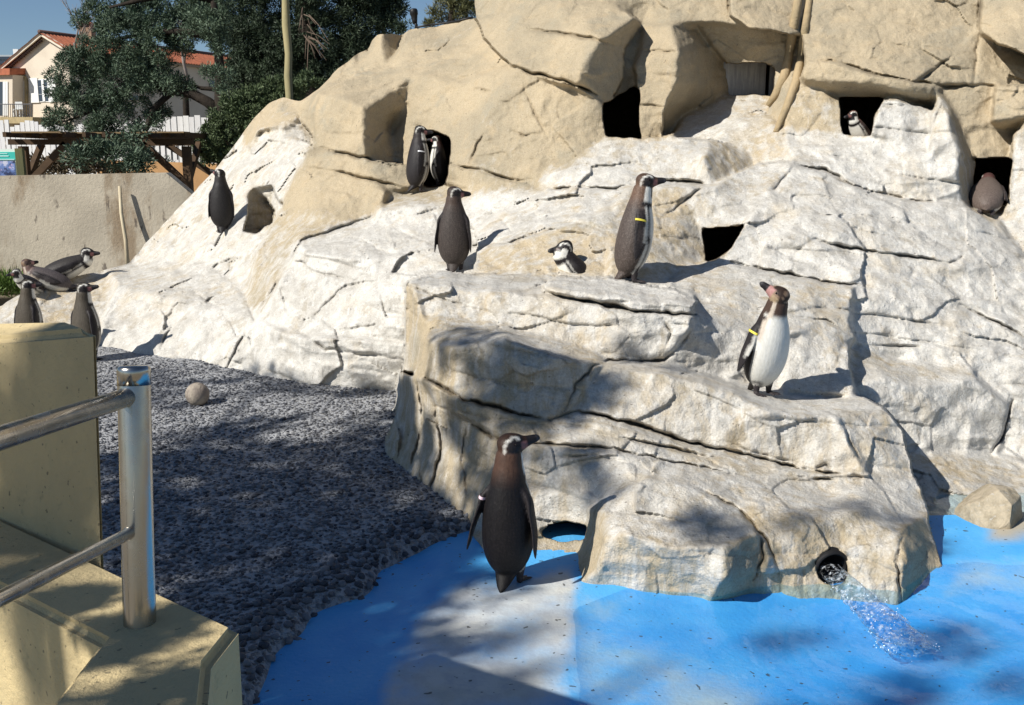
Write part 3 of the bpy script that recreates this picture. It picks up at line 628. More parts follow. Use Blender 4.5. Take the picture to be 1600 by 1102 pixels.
px_ = RNG.uniform(-3.4, 0.35, n); py_ = 2.2 + 5.6*RNG.random(n)**1.35
z_, s_ = ground_h(px_, py_); ux, uy, _ = to_px(np.stack([px_, py_, z_], -1))
ok = (s_ > 0.22) & (ux > 120) & (ux < 820) & (uy < 1180)
px_, py_, z_ = px_[ok], py_[ok], z_[ok]; m = len(px_)
r_ = RNG.uniform(0.005, 0.0112, m)*np.where(RNG.random(m) < 0.07, 1.8, 1)
sc_ = np.stack([r_*RNG.uniform(.8, 1.35, m), r_*RNG.uniform(.8, 1.35, m), r_*RNG.uniform(.5, .8, m)], -1)
a_ = RNG.uniform(0, 6.28, m); ca, sa = np.cos(a_), np.sin(a_)
P_ = ico[None]*sc_[:, None] * (1 + 0.12*RNG.standard_normal((m, len(ico), 1)))
Q_ = np.stack([P_[..., 0]*ca[:, None]-P_[..., 1]*sa[:, None], P_[..., 0]*sa[:, None]+P_[..., 1]*ca[:, None], P_[..., 2]], -1) + np.stack([px_, py_, z_ + r_*0.2], -1)[:, None]
peb = link('gravel', np_mesh('gravel', Q_.reshape(-1, 3), tris=(icof[None] + (np.arange(m)*len(ico))[:, None, None]).reshape(-1, 3), smooth=True), M_PEB, gravel)
peb['kind'] = 'stuff'
# the larger rounded stones set in the mortar of the pool rim, one by one
pm = []
for q in range(6):
    vv = ico*np.array([1.15, .9, .75])*(1 + 0.1*RNG.standard_normal((len(ico), 1)))
    me = np_mesh('rim_stone', vv, tris=icof); me.materials.append(M_PEB); pm.append(me)
cnt = 0; placed = []
for tr in range(9000):
    if cnt >= 290: break
    if tr % 1000 == 0:
        bx_ = RNG.uniform(-1.35, 0.05, 1000); by_ = RNG.uniform(2.75, 4.75, 1000); bz_, bs_ = ground_h(bx_, by_); bu, bv, _ = to_px(np.stack([bx_, by_, bz_], -1))
    i = tr % 1000
    if not (0.015 < bs_[i] < 0.30 and bu[i] > 375 and bv[i] < 1115): continue
    if any((bx_[i]-a)**2 + (by_[i]-b)**2 < 0.038**2 for a, b in placed): continue
    placed.append((bx_[i], by_[i])); cnt += 1
    o = bpy.data.objects.new('rim_stone', pm[cnt % 6]); C.objects.link(o); o.parent = gravel
    s = random.uniform(0.015, 0.024); o.scale = (s, s, s); o.location = (bx_[i], by_[i], bz_[i] + s*0.25); o.rotation_euler = (random.uniform(-.4, .4), random.uniform(-.4, .4), random.uniform(0, 6.28))
# wider ground beyond
k = NT('earth'); v = k.co(); k.base(k.mix(k.noise(v, .7, 6), (0.16, 0.13, 0.09), (0.28, 0.24, 0.17))); k.rough(0.95); M_EARTH = k.m
gm = np_mesh('ground', [(-400, 12.9, .3), (400, 12.9, .3), (400, 900, .3), (-400, 900, .3), (-400, -40, -.45), (400, -40, -.45), (400, 12.9, -.45), (-400, 12.9, -.45)], quads=[(0, 1, 2, 3), (4, 5, 6, 7), (7, 6, 1, 0)], smooth=False)
tag(link('ground', gm, M_EARTH), kind='structure')
# pool bed
bx = np.arange(-1.9, 6.0, 0.035); by = np.arange(0.6, 6.3, 0.035); X, Y = np.meshgrid(bx, by)
pb = np.stack([X, Y, X*0], -1)
dp = 0.03*sstep(0.20, 0.27, X)*sstep(4.25, 4.05, Y + 0.35*sstep(.9, .2, X)) + 0.20*sstep(0.35, 1.5, X)*sstep(4.35, 3.7, Y)
lf = 0.035*sstep(-0.33, -0.47, X + 0.13*(3.9-Y))*sstep(4.6, 4.2, Y)
Z = -0.014 - dp*0.38 - lf*.6 + 0.006*fbm(pb*2.3, 3, 71) + 0.02*sstep(2.0, 2.6, X)*sstep(3.9, 4.6, Y)
uxp, uyp, _ = to_px(np.stack([X, Y, Z], -1))
wob = 10*fbm(pb*7, 3, 72); wob2 = 14*fbm(pb*4, 3, 73)
def soft(poly, s):
    d = seg_dist(uxp+wob, uyp+wob2, poly + [poly[0]]); return sstep(-s, s, np.where(inpoly(uxp+wob, uyp+wob2, poly), d, -d))
worn = soft([(760,897),(890,895),(905,935),(893,1010),(885,1300),(540,1300),(605,1060),(645,975),(690,925)], 20)
worn = np.maximum(worn, 0.75*soft([(890,960),(1080,1010),(1200,1075),(1150,1300),(885,1300)], 45))
worn = np.maximum(worn, 0.6*soft([(905,925),(990,930),(960,985),(898,990)], 35))
worn = np.maximum(worn, 0.75*soft([(1490,880),(1900,870),(1900,925),(1560,925),(1480,925)], 25))
conc = soft([(1440,795),(1500,780),(1540,790),(1545,840),(1900,840),(1900,500),(1430,500),(1430,790)], 14)
worn *= 0.72 + 0.5*fbm(pb*5, 4, 75)
bkeep = ~((Y > 4.74) & (X > -.3) & (X < 1.6)) & ~((Y > 4.86) & (X >= 1.6))
me = np_mesh('pool_basin', np.stack([X, Y, Z], -1).reshape(-1, 3), quads=np.stack([a[bkeep[1:, 1:]] for a in (lambda d: (d[:-1, :-1], d[:-1, 1:], d[1:, 1:], d[1:, :-1]))(np.arange(X.size).reshape(X.shape))], 1))
fattr(me, 'worn', np.clip(worn, 0, 1).ravel()); fattr(me, 'conc', conc.ravel())
k = NT('pool_paint'); v = k.co()
n1 = k.noise(v, 3.0, 5, 0.6); n2 = k.noise(v, 14, 5, 0.7); n3 = k.noise(v, 55, 3, 0.6)
blue = k.mix(k.ramp(n1, .35, .65), (0.062, 0.35, 0.74), (0.095, 0.42, 0.79))
blue = k.mix(k.ramp(n2, .55, .75, 0, .3), blue, (0.24, 0.55, 0.80))
grey = k.mix(k.ramp(n2, .4, .65), (0.60, 0.60, 0.56), (0.47, 0.49, 0.50))
grey = k.mix(k.ramp(n1, .5, .7, 0, .4), grey, (0.42, 0.44, 0.36))
f = k.ramp(k.math('ADD', k.attr('worn'), k.math('MULTIPLY', k.math('SUBTRACT', n2, .5), .5)), 0.12, 0.9)
c = k.mix(f, blue, grey)
c = k.mix(k.attr('conc'), c, (0.42, 0.38, 0.30))
c = k.mix(k.math('MULTIPLY', k.ramp(k.noise(v, 38, 1, .3), .735, .77), 0.8), c, (0.05, 0.05, 0.045))
k.base(c); k.rough(0.6); k.spec(0.3); k.bump(n3, 0.004, .6); M_POOL = k.m
tag(link('pool_basin', me, M_POOL), kind='structure')
# thin sheet of water in the deeper part
bx = np.arange(0.16, 6.0, 0.04); by = np.arange(0.6, 5.2, 0.04); X, Y = np.meshgrid(bx, by)
LAND = Pz(1425, 1012, -0.02)
dr = np.hypot(X-LAND.x, (Y-LAND.y)); pw_ = np.stack([X, Y, X*0], -1)
Z = -0.019 + 0.0018*fbm(pw_*4, 3, 81) + 0.009*np.exp(-dr*2.2)*np.sin(dr*34 + 2*fbm(pw_*3, 2, 82))
me = np_mesh('water', np.stack([X, Y, Z], -1).reshape(-1, 3), quads=np.stack([a.ravel() for a in (lambda d: (d[:-1, :-1], d[:-1, 1:], d[1:, 1:], d[1:, :-1]))(np.arange(X.size).reshape(X.shape))], 1))
def watermat(name, tint, bump=0.004, foam=0.0, fscale=30):
    m = bpy.data.materials.new(name); m.use_nodes = True; t = m.node_tree; t.nodes.clear()
    L = t.links.new
    def mth(op, a, b=None):
        x = t.nodes.new('ShaderNodeMath'); x.operation = op
        for i_, q_ in enumerate((a, b)):
            if q_ is None: continue
            if isinstance(q_, (int, float)): x.inputs[i_].default_value = q_
            else: L(q_, x.inputs[i_])
        return x.outputs[0]
    o = t.nodes.new('ShaderNodeOutputMaterial'); mx = t.nodes.new('ShaderNodeMixShader'); ge = t.nodes.new('ShaderNodeNewGeometry')
    tr = t.nodes.new('ShaderNodeBsdfTransparent'); tr.inputs[0].default_value = (*tint, 1)
    gl = t.nodes.new('ShaderNodeBsdfGlossy'); gl.inputs['Roughness'].default_value = 0.06
    tc = t.nodes.new('ShaderNodeTexCoord'); nz_ = t.nodes.new('ShaderNodeTexNoise'); nz_.inputs['Scale'].default_value = 9; nz_.inputs['Detail'].default_value = 4
    bp = t.nodes.new('ShaderNodeBump'); bp.inputs['Distance'].default_value = bump
    L(tc.outputs['Object'], nz_.inputs['Vector']); L(nz_.outputs[0], bp.inputs['Height']); L(bp.outputs[0], gl.inputs['Normal'])
    dt = t.nodes.new('ShaderNodeVectorMath'); dt.operation = 'DOT_PRODUCT'; L(ge.outputs['Incoming'], dt.inputs[0]); L(bp.outputs[0], dt.inputs[1])
    schlick = mth('ADD', mth('MULTIPLY', mth('POWER', mth('SUBTRACT', 1.0, mth('MINIMUM', mth('ABSOLUTE', dt.outputs['Value']), 1.0)), 5.0), 0.98), 0.02)
    L(schlick, mx.inputs[0]); L(tr.outputs[0], mx.inputs[1]); L(gl.outputs[0], mx.inputs[2]); last = mx.outputs[0]
    if foam > 0:
        n2_ = t.nodes.new('ShaderNodeTexNoise'); n2_.inputs['Scale'].default_value = fscale; n2_.inputs['Detail'].default_value = 5; n2_.inputs['Roughness'].default_value = .7; L(tc.outputs['Object'], n2_.inputs['Vector'])
        rp = t.nodes.new('ShaderNodeMapRange'); rp.inputs[1].default_value = 0.5; rp.inputs[2].default_value = 0.72; rp.inputs[4].default_value = foam; L(n2_.outputs[0], rp.inputs[0])
        df = t.nodes.new('ShaderNodeBsdfDiffuse'); df.inputs[0].default_value = (0.85, 0.9, 0.95, 1)
        m2 = t.nodes.new('ShaderNodeMixShader'); L(rp.outputs[0], m2.inputs[0]); L(last, m2.inputs[1]); L(df.outputs[0], m2.inputs[2]); last = m2.outputs[0]
    L(last, o.inputs[0]); return m
tag(link('water', me, watermat('pool_water', (0.80, 0.92, 0.98))), kind='structure')
# drain pipe and the jet from it
M_PIPE = mottled('black_plastic', (0.012, 0.012, 0.013), (0.02, 0.02, 0.02), rough=0.6, bump=0.001, spec=.15)
a = P3(1300, 888, float(np.median([surf(1300+38*math.cos(q*.7854), 888+38*math.sin(q*.7854)) for q in range(8)])) + .03)
ax = Vector((.22, -.955, -.19)).normalized()
pipe = empty('drain_pipe', a, 0, 'black ribbed plastic pipe mouth in the front boulder spilling water', 'pipe')
bm = bmesh.new(); R0 = 0.074
up_ = Vector((0, 0, 1)); sd_ = ax.cross(up_).normalized(); u2 = sd_.cross(ax)
prof = []
for i in range(15): prof.append((-0.014*i, R0*(1.07 if i % 2 else 0.97)))
prof = [(-0.35, R0*0.80), (-.02, R0*0.84), (0.0, R0*0.90)] + prof
rings = [[bm.verts.new(ax*d_ + (sd_*math.cos(q*math.tau/28) + u2*math.sin(q*math.tau/28))*r_) for q in range(28)] for d_, r_ in prof]
for A_, B_ in zip(rings[:-1], rings[1:]):
    for q in range(28): bm.faces.new((A_[q], A_[(q+1) % 28], B_[(q+1) % 28], B_[q]))
bm.faces.new(rings[0])
bm_obj('pipe_wall', bm, M_PIPE, pipe, True)
st0 = a - ax*0.03 - u2*0.022
nseg, nr = 70, 40; vv = []; qq = []
end = Vector((LAND.x, LAND.y, LAND.z - .02)); side_ = (end - st0).cross(up_).normalized()
for i in range(nseg):
    s = i/(nseg-1); p = st0.lerp(end, s); p.z = st0.z + (end.z - st0.z)*(0.30*s + 0.70*s*s)
    wd = 0.050 + 0.022*s + 0.026*s*s; th = 0.034 - 0.012*s
    for q in range(nr):
        an = q*math.tau/nr; vv.append(p + side_*math.cos(an)*wd + u2*math.sin(an)*th)
for i in range(nseg-1):
    for q in range(nr): qq.append((i*nr+q, i*nr+(q+1) % nr, (i+1)*nr+(q+1) % nr, (i+1)*nr+q))
vv = np.array([x[:] for x in vv]); dv = vv - np.repeat(vv.reshape(nseg, nr, 3).mean(1), nr, 0)
dirj = np.array((end - st0).normalized()); al = vv@dirj
vq = vv - np.outer(al, dirj)*0.62                             # ropes of water run along the jet
vv = vv + dv*(0.45*fbm(vq*46, 4, 91))[:, None]*np.linspace(.25, 1, nseg).repeat(nr)[:, None] + 0.010*np.stack([fbm(vv*20, 3, 92+q) for q in range(3)], -1)*np.linspace(.2, 1, nseg).repeat(nr)[:, None]
jet = empty('water_jet', tuple(st0), 0, 'clear jet of water pouring from the black pipe into the blue pool', 'water jet')
link('stream', np_mesh('stream', vv - np.array(st0), quads=qq), watermat('jet_water', (0.86, 0.93, 0.985), 0.03, 0.6, 44), jet)
m = 150; tt = RNG.random(m)**.6; base = vv.reshape(nseg, nr, 3)[np.minimum((tt**0.7*nseg).astype(int), nseg-1), RNG.integers(0, nr, m)]
base = base + RNG.normal(0, 0.010, (m, 3)) - np.array(st0); rr = RNG.uniform(0.0010, 0.0030, m)
k = NT('droplet'); k.base((.9, .95, 1)); k.rough(0.03); k.spec(0.8); M_DROP = k.m
d_ = link('droplets', np_mesh('droplets', (ico[None]*rr[:, None, None] + base[:, None]).reshape(-1, 3), tris=(icof[None] + (np.arange(m)*len(ico))[:, None, None]).reshape(-1, 3)), M_DROP, jet); d_['kind'] = 'stuff'
# ---------------------------------------------------------------- painted masonry in the foreground
k = NT('sand_paint'); v = k.co(); g = k.noise(v, 5, 6, .65)
c = k.mix(k.ramp(g, .35, .65), (0.58, 0.46, 0.25), (0.50, 0.40, 0.225)); c = k.mix(k.ramp(k.noise(v, 30, 5, .7), .58, .75, 0, .6), c, (0.30, 0.26, 0.16))
c = k.mix(k.ramp(k.noise(k.co((9, 9, 1.2)), 1.5, 4), .55, .75, 0, .35), c, (0.36, 0.33, 0.21))
c = k.mix(k.ramp(k.noise(v, 90, 2, .4), .69, .75, 0, .7), c, (0.14, 0.12, 0.08))
k.base(c); k.rough(0.88); k.spec(0.2); k.bump(k.math('ADD', k.noise(v, 70, 5, .7), k.noise(v, 8, 3)), 0.006, .8); M_SAND = k.m
FS = 0.7                                                       # the masonry stands close to the camera
ZP = CAMZ - FS*0.92
def prism(name, poly, z0, z1, mat, bev=0.012):
    bm = bmesh.new(); top = [bm.verts.new((p[0], p[1], z1)) for p in poly]; bot = [bm.verts.new((p[0], p[1], z0)) for p in poly]
    bm.faces.new(top); bm.faces.new(bot[::-1]); n = len(poly)
    for i in range(n): bm.faces.new((top[i], bot[i], bot[(i+1) % n], top[(i+1) % n]))
    bmesh.ops.recalc_face_normals(bm, faces=bm.faces[:])
    if bev: bmesh.ops.bevel(bm, geom=[e for e in bm.edges if abs(e.verts[0].co.z-e.verts[1].co.z) < 1e-5 and e.verts[0].co.z > z1-1e-4], offset=bev, segments=3, affect='EDGES')
    return bm
pp = [Pz(x, y, ZP) for x, y in ((372, 978), (329, 1032), (316, 1180), (10, 1180), (155, 999), (-330, 746), (-330, 655))]
o = bm_obj('parapet_wall', prism('p', pp, -0.44, ZP, M_SAND), M_SAND)
tag(o, 'low yellow painted parapet wall with a corner carrying the steel railing', 'wall')
tFR, tFL, tBR, tBL = P3(152, 514, 2.33*FS), P3(-260, 551, 3.2*FS), P3(112, 501, 2.55*FS), P3(-260, 507, 3.6*FS)
bFR = Pz(164, 876, ZP); dn = (bFR - tFR)*((tFR.z + 0.4)/(tFR.z - ZP))
bm = bmesh.new(); tp = [tFL, tFR, tBR, tBL]; bt = [Vector((p.x + dn.x, p.y + dn.y, -0.42)) for p in tp]
add_hexa(bm, tp, bt); bmesh.ops.recalc_face_normals(bm, faces=bm.faces[:])
bmesh.ops.bevel(bm, geom=bm.edges[:], offset=0.012, segments=3, affect='EDGES')
o = bm_obj('masonry_block', bm, M_SAND); tag(o, 'tall yellow painted concrete block behind the railing with a flat top', 'wall')
k = NT('steel'); v = k.co(); k.base(k.mix(k.noise(k.co((30, 30, 3)), 2, 4), (0.50, 0.47, 0.42), (0.40, 0.38, 0.35))); k.b.inputs['Metallic'].default_value = 1
k.rough(k.ramp(k.noise(v, 30, 3), .3, .7, .20, .30)); k.bump(k.noise(k.co((1, 1, .05)), 260, 2), 0.0003, .4); M_STEEL = k.m
rb = Pz(218, 973, ZP); rt = P3(209, 577, 2.02*FS)
rail = empty('railing', rb, 0, 'stainless steel railing post with two tubes on the parapet corner', 'railing')
bm = bmesh.new(); q = [rb - Vector((0, 0, .01)), rb + (rt-rb)*.3, rb + (rt-rb)*.98, rt]; add_tube(bm, [x - rb for x in q], [.0315*FS, .0315*FS, .0315*FS, .030*FS], 32); bm_obj('post', bm, M_STEEL, rail, True)
for me_ in [rail.children[-1].data]:
    me_.set_sharp_from_angle(angle=R(50))
def rail_ext(p, q, f): return p + (q-p)*f
a1, a2 = P3(205, 619, 2.02*FS), P3(0, 685, 1.52*FS); bm = bmesh.new(); add_tube(bm, [a1 - rb, rail_ext(a1, a2, 2.6) - rb], .0185*FS, 24); bm_obj('top_rail', bm, M_STEEL, rail, True)
a1, a2 = P3(207, 831, 2.03*FS), P3(0, 936, 1.40*FS); bm = bmesh.new(); add_tube(bm, [a1 - rb, rail_ext(a1, a2, 2.4) - rb], .0118*FS, 20); bm_obj('lower_rail', bm, M_STEEL, rail, True)
bm = bmesh.new(); add_tube(bm, [P3(204, 619, 2.02*FS) - rb, P3(195, 622, 1.995*FS) - rb], [.024*FS, .0195*FS], 20, False); bm_obj('weld', bm, M_STEEL, rail, True)
up1 = (rt - rb).normalized(); bm = bmesh.new(); add_tube(bm, [rt - up1*.022 - rb, rt - up1*.002 - rb, rt + up1*.002 - rb, rt + up1*.0045 - rb], [.0318*FS, .0320*FS, .0312*FS, .026*FS], 32); bm_obj('post_cap', bm, M_STEEL, rail, True); rail.children[-1].data.set_sharp_from_angle(angle=R(50))
bm = bmesh.new(); add_tube(bm, [P3(208, 830, 2.03*FS) - rb, P3(197, 836, 2.0*FS) - rb], [.0165*FS, .0122*FS], 18, False); bm_obj('weld', bm, M_STEEL, rail, True)
# ---------------------------------------------------------------- loose stones
M_BALL = mottled('rough_stone', (0.36, 0.31, 0.25), (0.24, 0.20, 0.17), 14, .9, .008, 70, .2, c3=(0.12, .1, .09))
bm = bmesh.new(); bmesh.ops.create_icosphere(bm, subdivisions=4, radius=0.078)
for v_ in bm.verts: v_.co *= 1 + 0.03*float(fbm(np.array([v_.co[:]])*22, 3, 95)[0]); 
c_ = Pz(305, 634, .125); o = bm_obj('stone_ball', bm, M_BALL, None, True, (c_.x, c_.y + .06, .125 + .062)); tag(o, 'rough round brown stone ball lying on the gravel', 'stone ball')
k = NT('granite'); v = k.co(); c = k.mix(k.ramp(k.noise(v, 9, 6, .7), .38, .62), (0.50, 0.42, 0.30), (0.30, 0.25, 0.17)); c = k.mix(k.ramp(k.noise(v, 40, 4), .6, .72, 0, .5), c, (.6, .58, .54))
k.base(c); k.rough(.9); k.bump(k.noise(v, 30, 6, .7), .02); M_GRAN = k.m
bm = bmesh.new(); bmesh.ops.create_icosphere(bm, subdivisions=5, radius=1)
c_ = Pz(1566, 852, -.07) + Vector((0.04, .15, .07))
for v_ in bm.verts:
    p = v_.co.copy()
    for pl, d_ in (((-.45, -.62, .55), .52), ((.72, -.62, .12), .42), ((.1, .1, 1), .66), ((-.85, -.2, .3), .62), ((.95, .2, .3), .66), ((-.1, -.95, -.2), .60), ((.35, -.35, .8), .60), ((-.5, .2, .8), .6)):
        nrm = Vector(pl).normalized(); e = p.dot(nrm) - d_
        if e > 0: p -= nrm*e*0.98
    p *= 1 + .05*float(fbm(np.array([p[:]])*3.4, 4, 97)[0]); v_.co = Vector((p.x*.20, p.y*.2, p.z*.235))
o = bm_obj('loose_boulder', bm, M_GRAN, None, False, c_); tag(o, 'small angular brown boulder lying at the edge of the blue water on the right', 'boulder')
# ---------------------------------------------------------------- penguins
def catmull(P, n):
    P = np.asarray(P, float); m = len(P); t = np.linspace(0, m-1, n); i = np.clip(t.astype(int), 0, m-2); f = (t-i)[:, None]
    g = lambda j: P[np.clip(j, 0, m-1)]
    a, b, c, d = g(i-1), g(i), g(i+1), g(i+2)
    return 0.5*((2*b) + (c-a)*f + (2*a-5*b+4*c-d)*f**2 + (-a+3*b-3*c+d)*f**3)
def loft(pts, rads, lat, n=34, seg=28):
    """closed tube with elliptical rings; returns verts, faces, s (0..1), theta (0 = dorsal/back side, pi = belly)"""
    D = catmull(np.hstack([np.asarray(pts, float), np.asarray(rads, float)]), n); p, r = D[:, :3], np.maximum(D[:, 3:], 0.002)
    tan_ = np.gradient(p, axis=0); tan_ /= np.linalg.norm(tan_, axis=1, keepdims=True)
    lat = np.broadcast_to(np.asarray(lat, float), tan_.shape)
    l_ = lat - tan_*(lat*tan_).sum(1, keepdims=True); l_ /= np.linalg.norm(l_, axis=1, keepdims=True)
    dor = np.cross(tan_, l_)                                  # T=+z, lat=+y -> dorsal = -x
    an = np.arange(seg)*math.tau/seg
    v = p[:, None] + dor[:, None]*(np.cos(an)[None, :, None]*r[:, None, 1:2]) + l_[:, None]*(np.sin(an)[None, :, None]*r[:, None, 0:1])
    f = []
    for i in range(n-1):
        for q in range(seg): f.append((i*seg+q, i*seg+(q+1) % seg, (i+1)*seg+(q+1) % seg, (i+1)*seg+q))
    V = np.vstack([v.reshape(-1, 3), p[:1], p[-1:]]); a, b = n*seg, n*seg+1
    f3 = [((q+1) % seg, q, a) for q in range(seg)] + [((n-1)*seg+q, (n-1)*seg+(q+1) % seg, b) for q in range(seg)]
    s = np.append(np.repeat(np.linspace(0, 1, n), seg), [0, 1]); th = np.append(np.tile(an, n), [0, 0])
    th = np.where(th > math.pi, math.tau - th, th)
    return V, f, f3, s, th
k = NT('penguin_plumage'); v = k.co()
c = k.attr('plumage', True)
nf = k.noise(k.co((1, 1, .4)), 95, 4, .7)
c = k.mix(k.ramp(nf, .35, .7, 0, .35), c, c, 'MULTIPLY')
lt = k.mix(1.0, c, (0.10, 0.085, 0.075), 'ADD')
c = k.mix(k.math('MULTIPLY', k.attr('worn'), k.ramp(k.noise(v, 130, 3, .6), .48, .64)), c, lt)
k.base(c); k.rough(0.55); k.spec(0.22); k.bump(k.math('ADD', k.math('MULTIPLY', k.noise(k.co((1, 1, .30)), 120, 3, .6), .8), k.math('MULTIPLY', nf, .6)), 0.003, .6); M_PENG = k.m
M_EYE = mottled('eye', (0.01, 0.005, 0.005), (0.012, 0.006, 0.006), rough=.1, bump=0)
BAND = {n: mottled('flipper_tag_' + n, c_, c_, rough=.4, bump=0) for n, c_ in (('yellow', (.75, .62, .08)), ('white', (.8, .8, .82)), ('pink', (.75, .55, .62)))}
def penguin(at, heading, H, label, head_yaw=0, head_pitch=5, axis=84, neck=88, back=(0.035, 0.028, 0.027), nape=None, worn=0.25, style='adult', prone=False, wide=1.0,
            flip=(12, 12), flipfwd=(0, 0), tagc=None, tagside=1, feet=True, neckk=1.0, yawbend=0.0, vox=0.0085):
    """built in units of its standing height: +x is forward, feet at the origin, then scaled by H"""
    nape = nape or back; lat = np.array([0, 1.0, 0])
    a = R(axis); ca_, sa_ = math.cos(a), math.sin(a); d_ = np.array([ca_, 0, sa_])
    r0 = np.array([-0.075, 0, 0.075]) if not prone else np.array([-0.30, 0, 0.085])
    dd = [0, .045, .12, .22, .33, .45, .54, .61, .665]; rl = [.050, .112, .160, .184, .187, .172, .149, .124, .104]; rs = [.050, .096, .134, .155, .158, .148, .130, .113, .101]
    pts = [r0 + d_*x + np.array([0.02*math.sin(math.pi*min(1, x/.6)), 0, 0]) for x in dd]
    na = R(neck); nd = np.array([math.cos(na)*math.cos(R(yawbend)), math.cos(na)*math.sin(R(yawbend)), math.sin(na)])
    e = pts[-1]
    for x, q in ((.045, .094), (.09, .088), (.125, .082)):
        pts.append(e + nd*x*neckk + d_*0.0); rl.append(q*.98); rs.append(q)
    hc = pts[-1] + nd*0.035*neckk
    rl = [x*wide if i < 8 else x for i, x in enumerate(rl)]
    bl = loft(pts, np.stack([rl, rs], 1), lat, 46, 32)
    hy, hp = R(head_yaw), R(head_pitch)
    hf = np.array([math.cos(hp)*math.cos(hy), math.cos(hp)*math.sin(hy), math.sin(hp)]); hl = np.array([-math.sin(hy), math.cos(hy), 0]); hu = np.cross(hf, hl)
    HS = 1.13
    hx = [-.066, -.056, -.03, 0, .03, .055, .075, .095, .12, .15, .178, .196]
    hr = [.012, .044, .066, .0715, .066, .053, .038, .028, .0215, .019, .016, .006]; hh = [.012, .046, .068, .0745, .068, .055, .043, .034, .0285, .025, .021, .007]
    hz = [0, 0, .002, .003, .003, .001, -.003, -.005, -.006, -.007, -.012, -.020]
    bx = [x*HS if x < .1 else .1*HS + (x-.1)*.88 for x in hx]
    hd = loft([hc + hf*x + hu*z for x, z in zip(bx, hz)], np.stack([hr, hh], 1)*HS, hl, 40, 28)
    tb = r0 + d_*.03
    tvec = np.array([-0.62, 0, -0.55]) if not prone else np.array([-1, 0, -.12])
    tvec = tvec/np.linalg.norm(tvec)
    tl = loft([tb, tb + tvec*.06, tb + tvec*.12, tb + tvec*.165], [(.075, .06), (.058, .035), (.035, .016), (.006, .005)], lat, 14, 16)
    parts = [('body',) + bl, ('head',) + hd, ('tail',) + tl]
    sh = r0 + d_*.555; fl_ax = {}
    for side, fa_, ff in ((1, flip[0], flipfwd[0]), (-1, flip[1], flipfwd[1])):
        s0 = sh + np.array([0, side*(.150*wide), 0]) + (np.array([-0.025, 0, 0]) if not prone else np.array([0, 0, .01]))
        fd = -d_*math.cos(R(fa_)) + np.array([0, side, 0])*math.sin(R(fa_)) + np.cross(lat, d_)*math.sin(R(ff)); fd /= np.linalg.norm(fd)
        fw = np.cross(lat, d_)                                # ventral direction = width of the blade
        nl = np.cross(fd, fw); nl /= np.linalg.norm(nl)
        ou = np.array([0, side*.03, 0]); P_ = [s0 - fd*.02 - ou, s0 + fd*.05, s0 + fd*.14 + fw*.006, s0 + fd*.25 + fw*.002, s0 + fd*.35 - fw*.010 - ou*.4, s0 + fd*.415 - fw*.02 - ou*.6]
        fl_ = loft(P_, [(.02, .034), (.021, .044), (.014, .056), (.012, .052), (.010, .034), (.005, .008)], nl, 20, 16)
        parts.append(('flipper%d' % side,) + fl_); fl_ax[side] = (s0, fd, fw, nl)
    if feet:
        for side in (1, -1):
            y_ = side*.068; bx_ = r0[0] + .065
            if not prone:
                parts.append(('foot',) + loft([(bx_, y_, .13), (bx_+.004, y_, .07), (bx_+.0, y_, .030), (bx_+.012, y_*1.05, .014)], [(.042, .05), (.027, .030), (.022, .024), (.024, .014)], lat, 12, 14))
                for tq in (-22, 0, 22):
                    td = np.array([math.cos(R(tq+side*8)), math.sin(R(tq+side*8)), 0]); o_ = np.array([bx_, y_, .016])
                    parts.append(('foot',) + loft([o_ - td*.015, o_ + td*.04, o_ + td*.085 - np.array([0, 0, .004]), o_ + td*.112 - np.array([0, 0, .010])], [(.017, .014), (.017, .010), (.013, .009), (.004, .004)], np.array([-td[1], td[0], 0]), 10, 10))
            else:
                o_ = np.array([r0[0]-.02, y_, .03]); parts.append(('foot',) + loft([o_ + [.06, 0, .02], o_, o_ - [.05, 0, .005], o_ - [.10, 0, .012]], [(.03, .03), (.026, .018), (.03, .010), (.012, .005)], lat, 10, 12))
    Vs, Q3, Q4, off, cols, wn = [], [], [], 0, [], []
    wht_ = np.array((0.70, 0.68, 0.62)); dark = np.array(back); nap = np.array(nape); blk = np.array((0.02, 0.017, 0.018)); pink = np.array((0.26, 0.12, 0.115)); bill = np.array((0.018, 0.016, 0.018))
    for nm, V, f4, f3, s, th in parts:
        c_ = np.tile(dark, (len(V), 1)); wv = np.full(len(V), worn)
        if nm == 'body':
            tn = np.clip((s - .60)/.20, 0, 1)[:, None]; c_ = dark*(1-tn) + nap*tn
            bw = 1.80 + 0.10*np.sin(s*9)                       # half width of the dark back
            wm = th > bw
            c_[wm] = wht_; wv[wm] = 0
            if style == 'adult':
                st_ = (th > bw + .16) & (th < bw + .40) & (s < .66); c_[st_] = blk
                c_[(s > .655) & (s < .715) & (th > 1.2)] = blk
                fr_ = (s > .715) & (th > 1.5); c_[fr_] = wht_
                c_[(s > .80) & (th > 2.35)] = blk
            else:
                fr_ = (s > .70) & (th > 1.5); mixf = np.clip((s[fr_]-.70)/.07, 0, 1)[:, None]; c_[fr_] = wht_*(1-mixf) + nap*mixf
                ed = wm & (th < bw + .35) & (s > .45); c_[ed] = 0.5*wht_ + 0.5*np.array((.35, .22, .12))
            c_[(s < .05)] = dark
        elif nm == 'head':
            rel = (V - hc)/HS; x = rel@hf; y = np.abs(rel@hl); z = rel@hu
            c_ = np.tile(nap*0.6, (len(V), 1)); wv[:] = worn*.6
            c_[(x < 0.02) & (z < .02)] = nap
